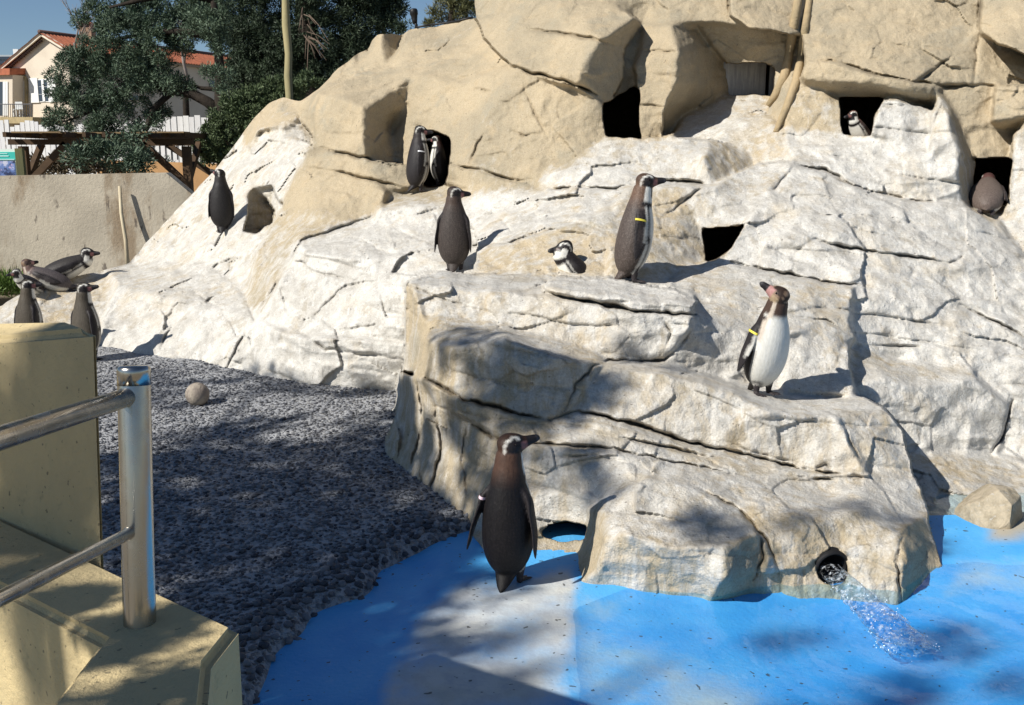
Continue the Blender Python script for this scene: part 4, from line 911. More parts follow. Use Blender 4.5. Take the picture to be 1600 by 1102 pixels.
            if style == 'adult':
                face = (x > -.022 + 0.25*z) & (z < .050) & (x < .085); c_[face] = blk
                d2 = np.hypot(x - .022, z + .006)
                band = (y > .016) & (d2 > .053) & (d2 < .064) & (x < .070) & ~((z < -.012) & (x > .03)) & (z < .058); c_[band] = wht_
                pk = (x > .064) & (x < .098) & (z < .010) & (z > -.035) & (y > .006); c_[pk] = pink
                c_[(x > .02) & (z < -.045)] = blk*1.2
            else:
                c_[:] = nap*.45; n_ = vnoise(V*26, 5); c_[n_ > .2] = np.array((.22, .15, .10)); c_[(z < -.005) & (z > -.052) & (x < .05) & (x > -.01) & (y > .02)] = np.array((.36, .27, .17))
                c_[(x > .052) & (x < .108) & (z < .03)] = np.array((.40, .22, .20))
            bk = x > .104; c_[bk] = bill; wv[bk] = 0
            tip = (x > .155) & (x < .178); c_[tip] = bill*1.0 + .03
        elif nm.startswith('flipper'):
            side = int(nm[7:]); s0, fd, fw, nl = fl_ax[side]; rel = V - s0
            c_ = np.tile(blk*1.15, (len(V), 1)); le = (rel@fw > .051) & (rel@fd > .06) & (rel@fd < .27); c_[le] = wht_*.7
            wv[:] = worn*.4
        elif nm == 'foot': c_ = np.tile(np.array((.035, .030, .032)), (len(V), 1)); wv[:] = .3
        elif nm == 'tail': c_ = np.tile(dark*.9, (len(V), 1)); wv[:] = worn
        Vs.append(V); Q4 += [tuple(i + off for i in f) for f in f4]; Q3 += [tuple(i + off for i in f) for f in f3]; cols.append(c_); wn.append(wv); off += len(V)
    Vs = np.vstack(Vs); cols = np.vstack(cols); wn = np.concatenate(wn)
    me0 = np_mesh('tmp', Vs, quads=Q4, tris=Q3); ob = link('tmp', me0)
    md = ob.modifiers.new('r', 'REMESH'); md.mode = 'VOXEL'; md.voxel_size = vox; md.use_smooth_shade = True
    ms = ob.modifiers.new('s', 'SMOOTH'); ms.factor = .5; ms.iterations = 3
    dg = bpy.context.evaluated_depsgraph_get(); me = bpy.data.meshes.new_from_object(ob.evaluated_get(dg)); me.name = 'body'
    bpy.data.objects.remove(ob); bpy.data.meshes.remove(me0)
    kd = kdtree.KDTree(len(Vs))
    for i, p in enumerate(Vs): kd.insert(p, i)
    kd.balance()
    nv = len(me.vertices); co = np.empty(nv*3, np.float32); me.vertices.foreach_get('co', co); co = co.reshape(-1, 3)
    near = [kd.find_n(p, 3) for p in co]
    cc = np.array([np.mean([cols[q[1]] for q in n_], 0) for n_ in near]); ww = np.array([wn[n_[0][1]] for n_ in near])
    me.vertices.foreach_set('co', (co*H).ravel()); cattr(me, 'plumage', cc); fattr(me, 'worn', ww)
    for p in me.polygons: p.use_smooth = True
    root = empty('penguin', at, R(heading), label, 'penguin', 'penguins on and around the rock')
    link('body', me, M_PENG, root)
    for side in (1, -1):
        bm = bmesh.new(); bmesh.ops.create_uvsphere(bm, u_segments=10, v_segments=8, radius=.0095*H)
        e_ = (hc + (hf*.034 + hu*.016 + hl*side*.0600)*HS)*H; bm_obj('eye', bm, M_EYE, root, True, tuple(e_))
    if tagc:
        s0, fd, fw, nl = fl_ax[tagside]; c_ = (s0 + fd*.055)*H
        bm = bmesh.new(); ring = []
        for h_ in (-.009, .009):
            ring.append([bm.verts.new(Vector(c_ + (fd*h_ + fw*math.cos(q*math.tau/20)*.053 + nl*math.sin(q*math.tau/20)*.027)*H)) for q in range(20)])
        for q in range(20): bm.faces.new((ring[0][q], ring[0][(q+1) % 20], ring[1][(q+1) % 20], ring[1][q]))
        bm_obj('flipper_band', bm, BAND[tagc], root, True)
    return root
def on_rock(x, y, push=0.0):
    p = P3(x, y, surf(x, y)); p.y += push; return p
def size(px, at): return px*to_px(np.array(at[:]))[2]/F
BR, DK, BL = (0.075, 0.058, 0.050), (0.030, 0.024, 0.023), (0.022, 0.019, 0.020)
NB = (0.20, 0.125, 0.085)
at = Pz(797, 908, -.014)
penguin(at, 72, .655, 'dark penguin at the pool edge, back turned, with a pale flipper band', head_yaw=-66, head_pitch=20, axis=86, neck=84, back=(.007, .006, .007), nape=(.075, .040, .027), worn=.05, tagc='pink', tagside=1, wide=.90, flip=(17, 13), flipfwd=(-6, -4), vox=.007)
at = on_rock(1192, 617)
penguin(at, -62, .62, 'white breasted penguin on the front ledge looking up to the left', head_yaw=-138, head_pitch=38, axis=75, neck=72, back=(.024, .020, .019), nape=(.075, .045, .032), worn=.12, style='young', tagc='yellow', tagside=-1, flip=(10, 20), flipfwd=(0, 8), neckk=.9, vox=.007)
at = on_rock(988, 441)
penguin(at, 14, .68, 'brown penguin standing tall on the white slab facing right with a yellow flipper band', head_yaw=-12, head_pitch=10, axis=78, neck=80, back=BR, nape=(.13, .078, .052), worn=.45, tagc='yellow', tagside=-1, wide=.93, flip=(8, 9), flipfwd=(0, 6), vox=.007)
at = on_rock(711, 424)
penguin(at, 84, .615, 'brown backed penguin with its back turned on the left end of the middle ledge', head_yaw=-70, head_pitch=2, axis=87, neck=90, back=(.055, .044, .039), nape=(.07, .048, .038), worn=.22, flip=(11, 9), neckk=.8, vox=.007)
at = on_rock(655, 300)
penguin(at, 30, .585, 'black penguin standing beside the left nest hole facing right', head_yaw=-34, head_pitch=-2, axis=82, neck=88, back=(.026, .023, .024), nape=(.035, .028, .027), worn=.1, flip=(6, 8), neckk=.75, tagc='white', tagside=-1)
at = P3(684, 291, surf(655, 300) + .22)
penguin(at, 172, .46, 'black penguin standing inside the left nest hole, mostly in shade', head_yaw=-10, head_pitch=4, axis=84, neck=84, back=(.016, .014, .014), nape=(.06, .032, .026), worn=.05, flip=(6, 6), neckk=.7)
at = on_rock(349, 363)
penguin(at, 98, .60, 'black penguin alone on the far left slope with its back to the viewer', head_yaw=58, head_pitch=24, axis=86, neck=90, back=(.020, .018, .018), nape=(.03, .027, .026), worn=.08, flip=(8, 7), neckk=.85)
at = Pz(143, 556, .2); at.z = float(ground_h(np.array([at.x]), np.array([at.y]))[0][0])
penguin(at, 62, .62, 'penguin on the gravel just behind the yellow block stretching its flipper', head_yaw=-62, head_pitch=14, axis=88, neck=86, back=(.085, .072, .055), nape=(.075, .062, .045), worn=.1, flip=(8, 26), flipfwd=(0, -12))
at = Pz(52, 543, .22); at.z = float(ground_h(np.array([at.x]), np.array([at.y]))[0][0])
penguin(at, 66, .60, 'penguin at the far left half hidden by the yellow block', head_yaw=-62, head_pitch=8, axis=85, neck=84, back=(.075, .062, .046), nape=(.08, .065, .045), worn=.1, flip=(8, 8))
at = on_rock(92, 446) + Vector((.0, .10, -.005))
penguin(at, 12, .66, 'dark penguin lying on the low rock ridge by the grey wall with its head raised', head_yaw=-14, head_pitch=4, axis=22, neck=78, back=(.034, .030, .028), nape=(.028, .025, .024), worn=.12, prone=True, flip=(10, 14), neckk=.62)
at = on_rock(74, 458) + Vector((0, .10, -.01))
penguin(at, -165, .56, 'penguin with a white breast resting just left of the lying dark penguin', head_yaw=-150, head_pitch=10, axis=24, neck=70, back=(.10, .085, .085), nape=(.20, .13, .11), worn=.3, style='young', prone=True, flip=(8, 10), neckk=.8)
at = on_rock(62, 462) + Vector((-.08, .0, -.02))
penguin(at, -105, .46, 'small pale headed penguin lying lowest on the left ridge', head_yaw=-40, head_pitch=-8, axis=30, neck=70, back=(.09, .08, .085), nape=(.16, .14, .13), worn=.3, prone=True, flip=(8, 8), neckk=.7)
at = on_rock(905, 428) + Vector((-.03, .10, -.25))
penguin(at, 196, .60, 'penguin lying behind the white slab with only its head and shoulder showing', head_yaw=-8, head_pitch=-6, axis=50, neck=118, back=(.026, .021, .021), nape=(.022, .018, .018), worn=.08, prone=True, flip=(8, 8), neckk=.55)
at = P3(1545, 332, surf(1543, 331)); at.y += .05; at.z -= .02
penguin(at, 66, .62, 'brown penguin crouching in the far right nest hole with its tail towards the viewer', head_yaw=10, head_pitch=-15, axis=24, neck=30, back=(.13, .10, .085), nape=(.11, .05, .045), worn=.2, prone=True, flip=(10, 12), neckk=.6)
at = P3(1356, 216, surf(1350, 219)) + Vector((.03, .30, -.10))
penguin(at, 215, .42, 'small penguin peeping out of the nest hole under the overhanging boulder', head_yaw=-20, head_pitch=-10, axis=45, neck=75, back=(.11, .07, .06), nape=(.20, .10, .08), worn=.3, prone=True, flip=(8, 8), neckk=.7)
# ---------------------------------------------------------------- behind the rock: wall, pergola, fence, house, trees
def ray_plane(x, y, p0, nrm):
    d = P3(x, y, 1.0) - cam.location; nrm = Vector(nrm); return cam.location + d*((Vector(p0) - cam.location).dot(nrm)/d.dot(nrm))
M_WALL = mottled('stained_concrete', (0.42, 0.38, 0.32), (0.36, 0.33, 0.29), 2.5, .92, .006, 30, .15, c3=(0.27, .22, .16))
k = NT('stained_concrete_wall'); v = k.co(); c = k.mix(k.ramp(k.noise(v, 1.6, 5), .35, .65), (0.50, 0.44, 0.34), (0.40, 0.35, 0.27))
sep = k.n('ShaderNodeSeparateXYZ'); k.l(k.co(), sep.inputs[0])
c = k.mix(k.math('MULTIPLY', k.ramp(k.noise(k.co((1.2, 1.2, .5)), 1.6, 5, .65), .50, .64), .75), c, (0.22, 0.15, 0.085))
c = k.mix(k.math('MULTIPLY', k.ramp(k.noise(k.co((5, 5, 1.6)), 2.2, 4, .6), .60, .68), .8), c, (0.10, 0.08, 0.065))
c = k.mix(k.ramp(k.noise(v, 26, 2, .4), .72, .78, 0, .7), c, (0.08, 0.07, 0.06)); k.base(c); k.rough(.92); k.bump(k.noise(v, 24, 5, .7), .008); M_WALL = k.m
YW = 11.7
def vprism(bm, pts, thick):
    """upright panel: front outline (x, z at y), extruded away from the viewer"""
    add_hexa(bm, [Vector(p) for p in pts], [Vector(p) + Vector((0, thick, 0)) for p in pts])
tl, tr_ = PY(-420, 283, YW), PY(259, 270, YW)
wall = empty('enclosure_wall', (tl.x, YW, .25), 0, 'stained grey concrete enclosure wall on the left below the white fence', 'wall')
o_ = Vector((tl.x, YW, .25)); e1w, e2w = PY(299, 303, YW), PY(345, 335, YW)
bm = bmesh.new(); vprism(bm, [Vector((0, 0, -.1)), Vector((e2w.x - tl.x, 0, -.1)), e2w - o_, e1w - o_, tr_ - o_, tl - o_], .16); bm_obj('wall_panel', bm, M_WALL, wall)
M_BAMBOO = mottled('pale_bamboo', (0.62, 0.54, 0.38), (0.48, 0.40, 0.27), 9, .7, .002, sv=(1, 1, .2))
bm = bmesh.new(); a, b = PY(187, 291, YW-.08), PY(200, 418, YW-.22); add_tube(bm, [a, a.lerp(b, .33)+Vector((-.012, 0, 0)), a.lerp(b, .66)+Vector((.006, 0, 0)), b], [.018, .02, .022, .024], 10)
tag(bm_obj('bamboo_pole', bm, M_BAMBOO, None, True), 'thin pale bamboo pole leaning against the stained grey wall', 'pole')
# grass tuft at the wall foot
def leaves(cs, rad, per, size, aspect=.28, up=.3, seed=1, droop=None):
    """many small leaf faces spread through clumps; cs (N,3) clump centres"""
    rg = np.random.default_rng(seed); n = len(cs)*per; c = np.repeat(np.asarray(cs), per, 0)
    d = rg.normal(size=(n, 3)); d /= np.linalg.norm(d, axis=1, keepdims=True)
    r = (rg.random(n)**.5)[:, None]*np.repeat(np.broadcast_to(np.asarray(rad, float), (len(cs),)), per)[:, None]
    base = c + d*r; dirn = d + rg.normal(size=(n, 3))*.5; dirn[:, 2] += up; dirn /= np.linalg.norm(dirn, axis=1, keepdims=True)
    sd = np.cross(dirn, rg.normal(size=(n, 3))); sd /= np.linalg.norm(sd, axis=1, keepdims=True) + 1e-9
    L = (size*rg.uniform(.6, 1.3, n))[:, None]; W = L*aspect
    v = np.stack([base - sd*W*.5, base + sd*W*.5, base + dirn*L*.6 + sd*W*.4, base + dirn*L, base + dirn*L*.6 - sd*W*.4], 1).reshape(-1, 3)
    b = np.arange(n)*5; q = np.stack([b, b+1, b+2, b+4], 1); t = np.stack([b+4, b+2, b+3], 1)
    return v, q, t
def crown(name, parent, ells, mat, t, dens, crad, per, size, seed, aspect=.28, up=.3, depth=.75, origin=(0, 0, 0)):
    rg = np.random.default_rng(seed); cs = []; rr = []
    for e in ells:
        ex, ey, rx, ry = e[:4]; tt = t + (e[4] if len(e) > 4 else 0)
        n = max(3, int(dens*rx*ry/(crad*F/tt)**2)); d = rg.normal(size=(n, 3)); d /= np.linalg.norm(d, axis=1, keepdims=True); r = rg.random(n)**.42
        q = d*r[:, None]; rd = (rx+ry)/2*depth*tt/F
        cs.append(P3n(ex + q[:, 0]*rx, ey + q[:, 1]*ry, tt + q[:, 2]*rd)); rr.append(crad*rg.uniform(.55, 1.25, n))
    cs = np.vstack(cs) - np.array(origin); v, q, tr = leaves(cs, np.concatenate(rr), per, size, aspect, up, seed)
    return link(name, np_mesh(name, v, quads=q, tris=tr, smooth=False), mat, parent), cs
M_BARK = mottled('bark', (0.042, 0.034, 0.027), (0.028, 0.023, 0.019), 8, .95, .02, 25, .1)
M_GRASS = leafmat('grass', (0.05, 0.10, 0.02), (0.09, 0.14, 0.03))
gcs = np.array([[Pz(x, 441, .3).x, Pz(x, 441, .3).y + dy, .3] for x in np.linspace(-60, 62, 40) for dy in (-.5, -.15, .2)]); v, q, t3 = leaves(gcs + RNG.normal(0, .05, gcs.shape)*[1, 1, .2], .10, 40, .11, .10, 1.6, 3)
tag(link('grass', np_mesh('grass', v, quads=q, tris=t3, smooth=False), M_GRASS), 'short green grass at the foot of the grey wall', 'grass', kind='stuff')
# information sign
def flat(name, c, n=.6): return mottled(name, c, c, rough=n, bump=0)
ts = 12.25; sg = empty('information_sign', P3(30, 277, ts), 0, 'turquoise topped information sign behind the grey wall at the far left', 'sign'); so = sg.location
def prect(x0, y0, x1, y1, dy, th, Y):
    a, b = PY(x0, y1, Y), PY(x1, y0, Y); c = (a+b)/2; return Vector((c.x, Y + dy, c.z)) - so, (b.x-a.x, th, b.z-a.z)
Ys = so.y
for nm, r_, mt, dy, th in (('panel', (-45, 233, 30, 279), flat('sign_frame', (.72, .80, .72)), 0, .03), ('header', (-42, 237.5, 27, 250.5), flat('sign_teal', (.05, .50, .42)), -.018, .006)):
    bm = bmesh.new(); c, s = prect(*r_, dy, th, Ys); add_box(bm, c, s); bm_obj(nm, bm, mt, sg)
for y0, y1, x1 in ((239.5, 240.6, 13), (243.2, 244.8, 15), (248.6, 249.9, 24)):
    bm = bmesh.new(); c, s = prect(-36, y0, x1, y1, -.024, .004, Ys); add_box(bm, c, s); bm_obj('text_line', bm, flat('sign_text', (.55, .85, .80)), sg)
k = NT('sign_picture'); v = k.co(); n_ = k.noise(v, 7, 4, .6); c = k.mix(k.ramp(n_, .40, .5), (0.03, 0.04, 0.10), (0.16, 0.24, 0.50)); c = k.mix(k.ramp(n_, .52, .60), c, (0.62, 0.62, 0.75)); c = k.mix(k.ramp(k.noise(v, 11, 3), .60, .66), c, (.55, .42, .60)); k.base(c); k.rough(.4)
bm = bmesh.new(); c, s = prect(-42, 252, 24, 276.5, -.018, .006, Ys); add_box(bm, c, s); bm_obj('picture', bm, k.m, sg)
M_WOODG = mottled('weathered_post', (.16, .15, .06), (.10, .10, .05), 6, .8, .003, sv=(1, 1, .15))
bm = bmesh.new(); c, s = prect(30.6, 232, 36, 300, 0.0, .06, Ys); add_box(bm, c, (s[0], s[1], s[2])); bm_obj('sign_post', bm, M_WOODG, sg)
# pergola
M_WOOD = mottled('brown_timber', (0.10, 0.062, 0.035), (0.065, 0.042, 0.026), 5, .8, .004, 30, .2, sv=(.3, 1, 1))
M_PLANKW = mottled('tan_timber', (0.30, 0.21, 0.11), (0.20, 0.14, 0.075), 5, .8, .004, 30, .2)
Yp = 15.0; pg0 = PY(35, 300, Yp); pg = empty('pergola', (pg0.x, Yp, .3), 0, 'dark timber pergola with braced posts between the grey wall and the white fence', 'pergola'); po = pg.location
def pgb(name, a, b, w_, h_, mt=M_WOOD):
    bm = bmesh.new(); add_beam(bm, Vector(a)-po, Vector(b)-po, w_, h_); bm_obj(name, bm, mt, pg)
zl = PY(36, 222, Yp).z; xr = PY(291, 225, Yp).x; xl = PY(36, 225, Yp).x; zt = zl - .04
for x_ in (xl, xr):
    for dy in (0, 1.9): pgb('post', (x_, Yp+dy, .2), (x_, Yp+dy, zl-.06), .11, .11)
pgb('beam', (PY(14, 222, Yp).x, Yp, zl), (PY(302, 222, Yp).x, Yp, zl), .07, .08); pgb('beam', (PY(14, 222, Yp).x, Yp+1.9, zl), (PY(302, 222, Yp).x, Yp+1.9, zl), .07, .08)
for i, px in enumerate(np.linspace(22, 296, 10)): pgb('rafter', (PY(px, 215, Yp).x, Yp-.28, zl+.10), (PY(px, 215, Yp).x, Yp+2.2, zl+.085), .05, .07)
for y_ in (Yp-.22, Yp+.25, Yp+.8): pgb('roof_board', (PY(37, 212, Yp).x, y_, zl+.13), (PY(228 if y_ > Yp else 112, 212, Yp).x, y_, zl+.13), .30, .02, M_PLANKW)
pgb('roof_board', (PY(228, 212, Yp).x, Yp-.22, zl+.13), (PY(300, 212, Yp).x, Yp-.22, zl+.13), .30, .02, M_PLANKW)
pgb('brace', (xl, Yp, zl-.62), (xl+.62, Yp, zl-.02), .07, .09); pgb('brace', (xr, Yp, zl-.62), (xr-.62, Yp, zl-.02), .07, .09)
pgb('brace', (xl, Yp+.02, zl-.55), (xl, Yp+.6, zl-.02), .07, .09); pgb('brace', (xr, Yp+.02, zl-.55), (xr, Yp+.6, zl-.02), .07, .09); pgb('brace', (xr, Yp+1.9, zl-.62), (xr-.9, Yp+1.9, zl-.02), .07, .09)
M_ORANGE = mottled('orange_render', (0.62, 0.36, 0.16), (0.52, 0.30, 0.14), 2, .9, .004)
bm = bmesh.new(); a, b = PY(150, 250, 18.2), PY(338, 256, 18.2); vprism(bm, [Vector((a.x, 18.2, .1)), Vector((b.x, 18.2, .1)), b, a], .2)
tag(bm_obj('garden_wall', bm, M_ORANGE), 'low orange rendered wall behind the pergola striped by its shadows', 'wall')
bm = bmesh.new()
for i in range(11):
    x_ = PY(232 + i*9, 240, 18.3).x; add_tube(bm, [(x_, 18.3, a.z), (x_, 18.3, a.z+.32)], .012, 5)
add_tube(bm, [(PY(230, 240, 18.3).x, 18.3, a.z+.32), (PY(324, 240, 18.3).x, 18.3, a.z+.32)], .014, 5)
tag(bm_obj('iron_fence', bm, flat('black_iron', (.02, .02, .02))), 'small black iron railing on top of the orange wall', 'fence')
# white plank fence
k = NT('white_boards'); oi = k.n('ShaderNodeObjectInfo'); v = k.co((1, 1, .15)); c = k.mix(oi.outputs['Random'], (0.84, 0.83, 0.81), (0.76, 0.75, 0.75)); c = k.mix(k.ramp(k.noise(v, 12, 5, .7), .5, .72, 0, .5), c, (.52, .49, .46)); k.base(c); k.rough(.8); M_WHITE = k.m
Yf = 24.0; f0 = PY(-160, 250, Yf); fence = empty('plank_fence', (f0.x, Yf, .3), 0, 'long fence of uneven white upright planks in front of the house', 'fence')
ztop = lambda px: np.interp(px, [-200, 0, 14, 16, 40, 70, 110, 150, 230, 260, 310, 345], [186, 188, 188, 197, 190, 194, 197, 195, 188, 182, 183, 186])
px = -160.0; boards = []
while px < 348:
    wpx = random.uniform(5.4, 7.4) if px < 200 else random.uniform(7.5, 9.2)
    boards.append((px, px+wpx)); px += wpx + random.uniform(.7, 1.5)
for x0, x1 in boards:
    zt_ = PY(x0, ztop(x0) + random.uniform(-3, 3), Yf).z; a, b = PY(x0, 240, Yf), PY(x1, 240, Yf); h = zt_ - .3
    bm = bmesh.new(); tilt = random.uniform(-.006, .006); add_box(bm, (0, 0, h/2), (b.x-a.x, .03, h), Matrix.Rotation(tilt, 3, 'Y'))
    bm_obj('plank', bm, M_WHITE, fence, False, ((a.x+b.x)/2 - f0.x, random.uniform(-.012, .012), 0))
for z_ in (.5, 1.6):
    bm = bmesh.new(); add_box(bm, ((PY(348, 240, Yf).x - f0.x)/2, .05, z_), (PY(348, 240, Yf).x - f0.x, .05, .09)); bm_obj('rail', bm, M_WOOD, fence)
# ---- house
t0 = 60.0; K = P3(106, 75, t0); far_ = P3(345, 103, t0*1.204); sdir = Vector((far_.x-K.x, far_.y-K.y, 0)).normalized(); gdir = Vector((-sdir.y, sdir.x, 0)); gn = -sdir; sn = Vector((sdir.y, -sdir.x, 0))
M_PLAST = mottled('cream_plaster', (0.66, 0.58, 0.47), (0.60, 0.52, 0.42), .8, .9, .003, 12, .15)
M_TILE = mottled('terracotta_tile', (0.42, 0.14, 0.075), (0.30, 0.105, 0.06), 3.5, .85, .01, 12, .2)
M_SHUT = flat('white_shutter', (.74, .74, .72)); M_STONE = mottled('surround_stone', (.42, .33, .18), (.34, .27, .15), 4, .9, .01, 12)
k = NT('window_glass'); k.base((.04, .05, .07)); k.rough(.06); k.spec(.6); M_GLASS = k.m
house = empty('house', (K.x, K.y, .3), 0, 'cream plastered villa with terracotta roof and white shutters behind the fence', 'house'); ho = house.location
GP = lambda x, y: ray_plane(x, y, K, gn)
apex = GP(72, 54); eL = GP(8, 108); eR = K.copy()
L = 26.0
# walls (gable end and long side) as one solid
outl = [Vector((eL.x, eL.y, .3)), eL, apex, eR, Vector((eR.x, eR.y, .3))]
bm = bmesh.new(); add_hexa(bm, [p - ho for p in outl], [p + sdir*L - ho for p in outl]); bm_obj('wall', bm, M_PLAST, house)
def slope_tiles(e0, r0, over, lname):
    """one roof slope: half-round tile rows run from ridge to eave"""
    d = (e0 - r0); dn_ = d.normalized(); n = sdir.cross(dn_); n = n if n.z > 0 else -n
    rw = .26; nrow = int((L+1.0)/rw)
    roof = None
    vv, qq = [], []
    e1 = e0 + dn_*over
    m = 7
    for i in range(nrow*m+1):
        s_ = -0.5 + i*rw/m; h = .06*abs(math.sin(math.pi*i/m)) + .04
        for j in range(9):
            f_ = j/8; st_ = .02*((j % 2))
            vv.append(r0.lerp(e1, f_) + sdir*s_ + n*(h + st_) - ho)
    for i in range(nrow*m):
        for j in range(8): qq.append((i*9+j, i*9+j+1, (i+1)*9+j+1, (i+1)*9+j))
    me = np_mesh('roof_slope', [x[:] for x in vv], quads=qq); o = link('roof', me, M_TILE, house)
    return o
slope_tiles(eR, apex, .5, 'r'); slope_tiles(eL, apex, .5, 'l')
bm = bmesh.new()
for e_ in (eL, eR):
    d = (e_-apex).normalized(); add_beam(bm, apex - sdir*.35 - ho + d*.05, e_ + d*.45 - sdir*.35 - ho, .10, .22, Vector((0, 0, 1)))
bm_obj('barge_board', bm, flat('cream_board', (.70, .62, .50)), house)
bm = bmesh.new()
d = (eL-apex).normalized()
for i in range(34): add_box(bm, apex + d*(.35 + i*.17) - sdir*.16 - Vector((0, 0, .22)) - ho, (.09, .22, .11))
o_ = bm_obj('dentil_course', bm, flat('dark_tile', (.10, .06, .05)), house); o_['kind'] = 'stuff'
bm = bmesh.new()
pr = [apex + sdir*(s_-.5) + Vector((0, 0, .10)) - ho for s_ in np.linspace(0, L+1, 8)]; add_tube(bm, pr, .13, 8); bm_obj('ridge_tiles', bm, flat('dark_ridge', (.10, .055, .045)), house, True)
ch = apex + sdir*3.2 + Vector((0, 0, .25)); bm = bmesh.new(); add_box(bm, ch - ho, (.75, .75, .9)); c_ = bm_obj('chimney', bm, mottled('old_brick', (.40, .27, .18), (.28, .18, .12), 6, .9, .01), house)
bm = bmesh.new()
for dx in (-.3, 0, .3): add_box(bm, ch + Vector((dx, 0, .56)) - ho, (.08, .7, .24))
add_box(bm, ch + Vector((0, 0, .72)) - ho, (.9, .9, .09)); bm_obj('chimney_cap', bm, flat('cap_tile', (.24, .10, .07)), c_)
def gbox(name, x0, y0, x1, y1, proud, th, mt, par=house, base=None):
    a, b = GP(x0, y1), GP(x1, y0); w_ = (Vector((b.x, b.y, 0)) - Vector((a.x, a.y, 0))).length; c = (a+b)/2 + gn*(proud + 0)
    m = Matrix((( gdir.x, sdir.x, 0), (gdir.y, sdir.y, 0), (0, 0, 1)))
    bm = bmesh.new(); add_box(bm, c - ho, (w_, th, b.z-a.z), m); return bm_obj(name, bm, mt, par)
def window(x0, y0, x1, y1, bars=True):
    fr = gbox('window', x0, y0, x1, y1, .02, .06, M_SHUT); gbox('pane', x0+1.3, y0+1.5, x1-1.3, y1-1.5, .06, .012, M_GLASS, fr)
    if bars:
        gbox('glazing_bar', (x0+x1)/2-.4, y0+1.5, (x0+x1)/2+.4, y1-1.5, .075, .02, M_SHUT, fr)
        for f_ in (.33, .66): gbox('glazing_bar', x0+1.3, y0+(y1-y0)*f_-.4, x1-1.3, y0+(y1-y0)*f_+.4, .074, .018, M_SHUT, fr)
    return fr
window(61, 123.5, 77, 160)
gbox('shutter', 49.5, 122, 59.5, 161, .06, .06, M_SHUT); gbox('shutter', 78, 121, 87.5, 160, .06, .06, M_SHUT)
# arched balcony door with stone surround
dr_ = gbox('balcony_door', 24, 124, 40, 181, .015, .04, flat('door_grey', (.16, .15, .20)))  # plain dark grey panel behind the white leaves
gbox('door_leaf', 31, 127, 35.2, 180.5, .06, .05, M_SHUT, dr_); gbox('door_leaf', 36, 127, 40, 180.5, .06, .05, M_SHUT, dr_)
bm = bmesh.new(); ring = []
for i in range(15):
    a_ = math.pi*i/14; 
    ring.append((GP(32 - 8.5*math.cos(a_), 128 - 7.5*math.sin(a_)), GP(32 - 12.5*math.cos(a_), 128 - 12*math.sin(a_))))
ring = [(GP(23.5, 181), GP(19.5, 181))] + ring + [(GP(40.5, 181), GP(44.5, 181))]
for (a, b), (c, d) in zip(ring[:-1], ring[1:]): add_hexa(bm, [p + gn*.02 - ho for p in (a, b, d, c)], [p + gn*.12 - ho for p in (a, b, d, c)])
bm_obj('door_surround', bm, M_STONE, house)
# lower annex at the left
def apt(x, y): return ray_plane(x, y, K + gn*.9, gn)
bm = bmesh.new(); q = [apt(-60, 119), apt(19.5, 117), apt(19.5, 240), apt(-60, 240)]; add_hexa(bm, [p - ho for p in q], [p - gn*4 - ho for p in q]); bm_obj('annex_wall', bm, M_PLAST, house)
bm = bmesh.new(); q = [apt(-60, 109), apt(20.5, 107.5), apt(20.5, 117.5), apt(-60, 119.5)]; add_hexa(bm, [p + gn*.25 - ho for p in q], [p - gn*4 - ho + Vector((0, 0, .35)) for p in q]); bm_obj('annex_roof', bm, M_TILE, house)
def abox(name, x0, y0, x1, y1, mt, pr=.03):
    q = [apt(x0, y0), apt(x1, y0), apt(x1, y1), apt(x0, y1)]; bm = bmesh.new(); add_hexa(bm, [p + gn*pr - ho for p in q], [p - gn*.03 - ho for p in q]); return bm_obj(name, bm, mt, house)
abox('annex_door', -6, 128, 5, 181, M_GLASS, .015); abox('shutter', 5.5, 128, 9, 181, M_SHUT, .05); abox('shutter', 9.6, 128, 13, 181, M_SHUT, .05)
# balcony
def bpt(x, y): return ray_plane(x, y, K + gn*2.0, gn)
q = [bpt(-60, 183), bpt(51, 183), bpt(51, 193), bpt(-60, 193)]; bm = bmesh.new(); add_hexa(bm, [p - ho for p in q], [p - gn*2.2 - ho for p in q]); bal = bm_obj('balcony', bm, M_STONE, house)
bm = bmesh.new()
for i in range(22): x_ = -20 + i*3.3; add_tube(bm, [bpt(x_, 183.3) - ho, bpt(x_, 163) - ho], .018, 5)
add_tube(bm, [bpt(-22, 163) - ho, bpt(50, 163) - ho], .03, 6); bm_obj('balcony_railing', bm, flat('grey_iron', (.10, .10, .11)), bal)
cpos = ray_plane(28.5, 182.5, K + gn*1.3, gn); chair = empty('balcony_chair', cpos, 0, 'small white plastic chair on the villa balcony', 'chair')
bm = bmesh.new(); add_box(bm, (0, 0, .42), (.42, .42, .04)); bm_obj('seat', bm, M_SHUT, chair); bm = bmesh.new(); add_box(bm, (0, .2, .65), (.42, .04, .44)); bm_obj('backrest', bm, M_SHUT, chair)
for sx_ in (-.18, .18):
    for sy_ in (-.18, .18): bm = bmesh.new(); add_box(bm, (sx_, sy_, .2), (.05, .05, .4)); bm_obj('leg', bm, M_SHUT, chair)
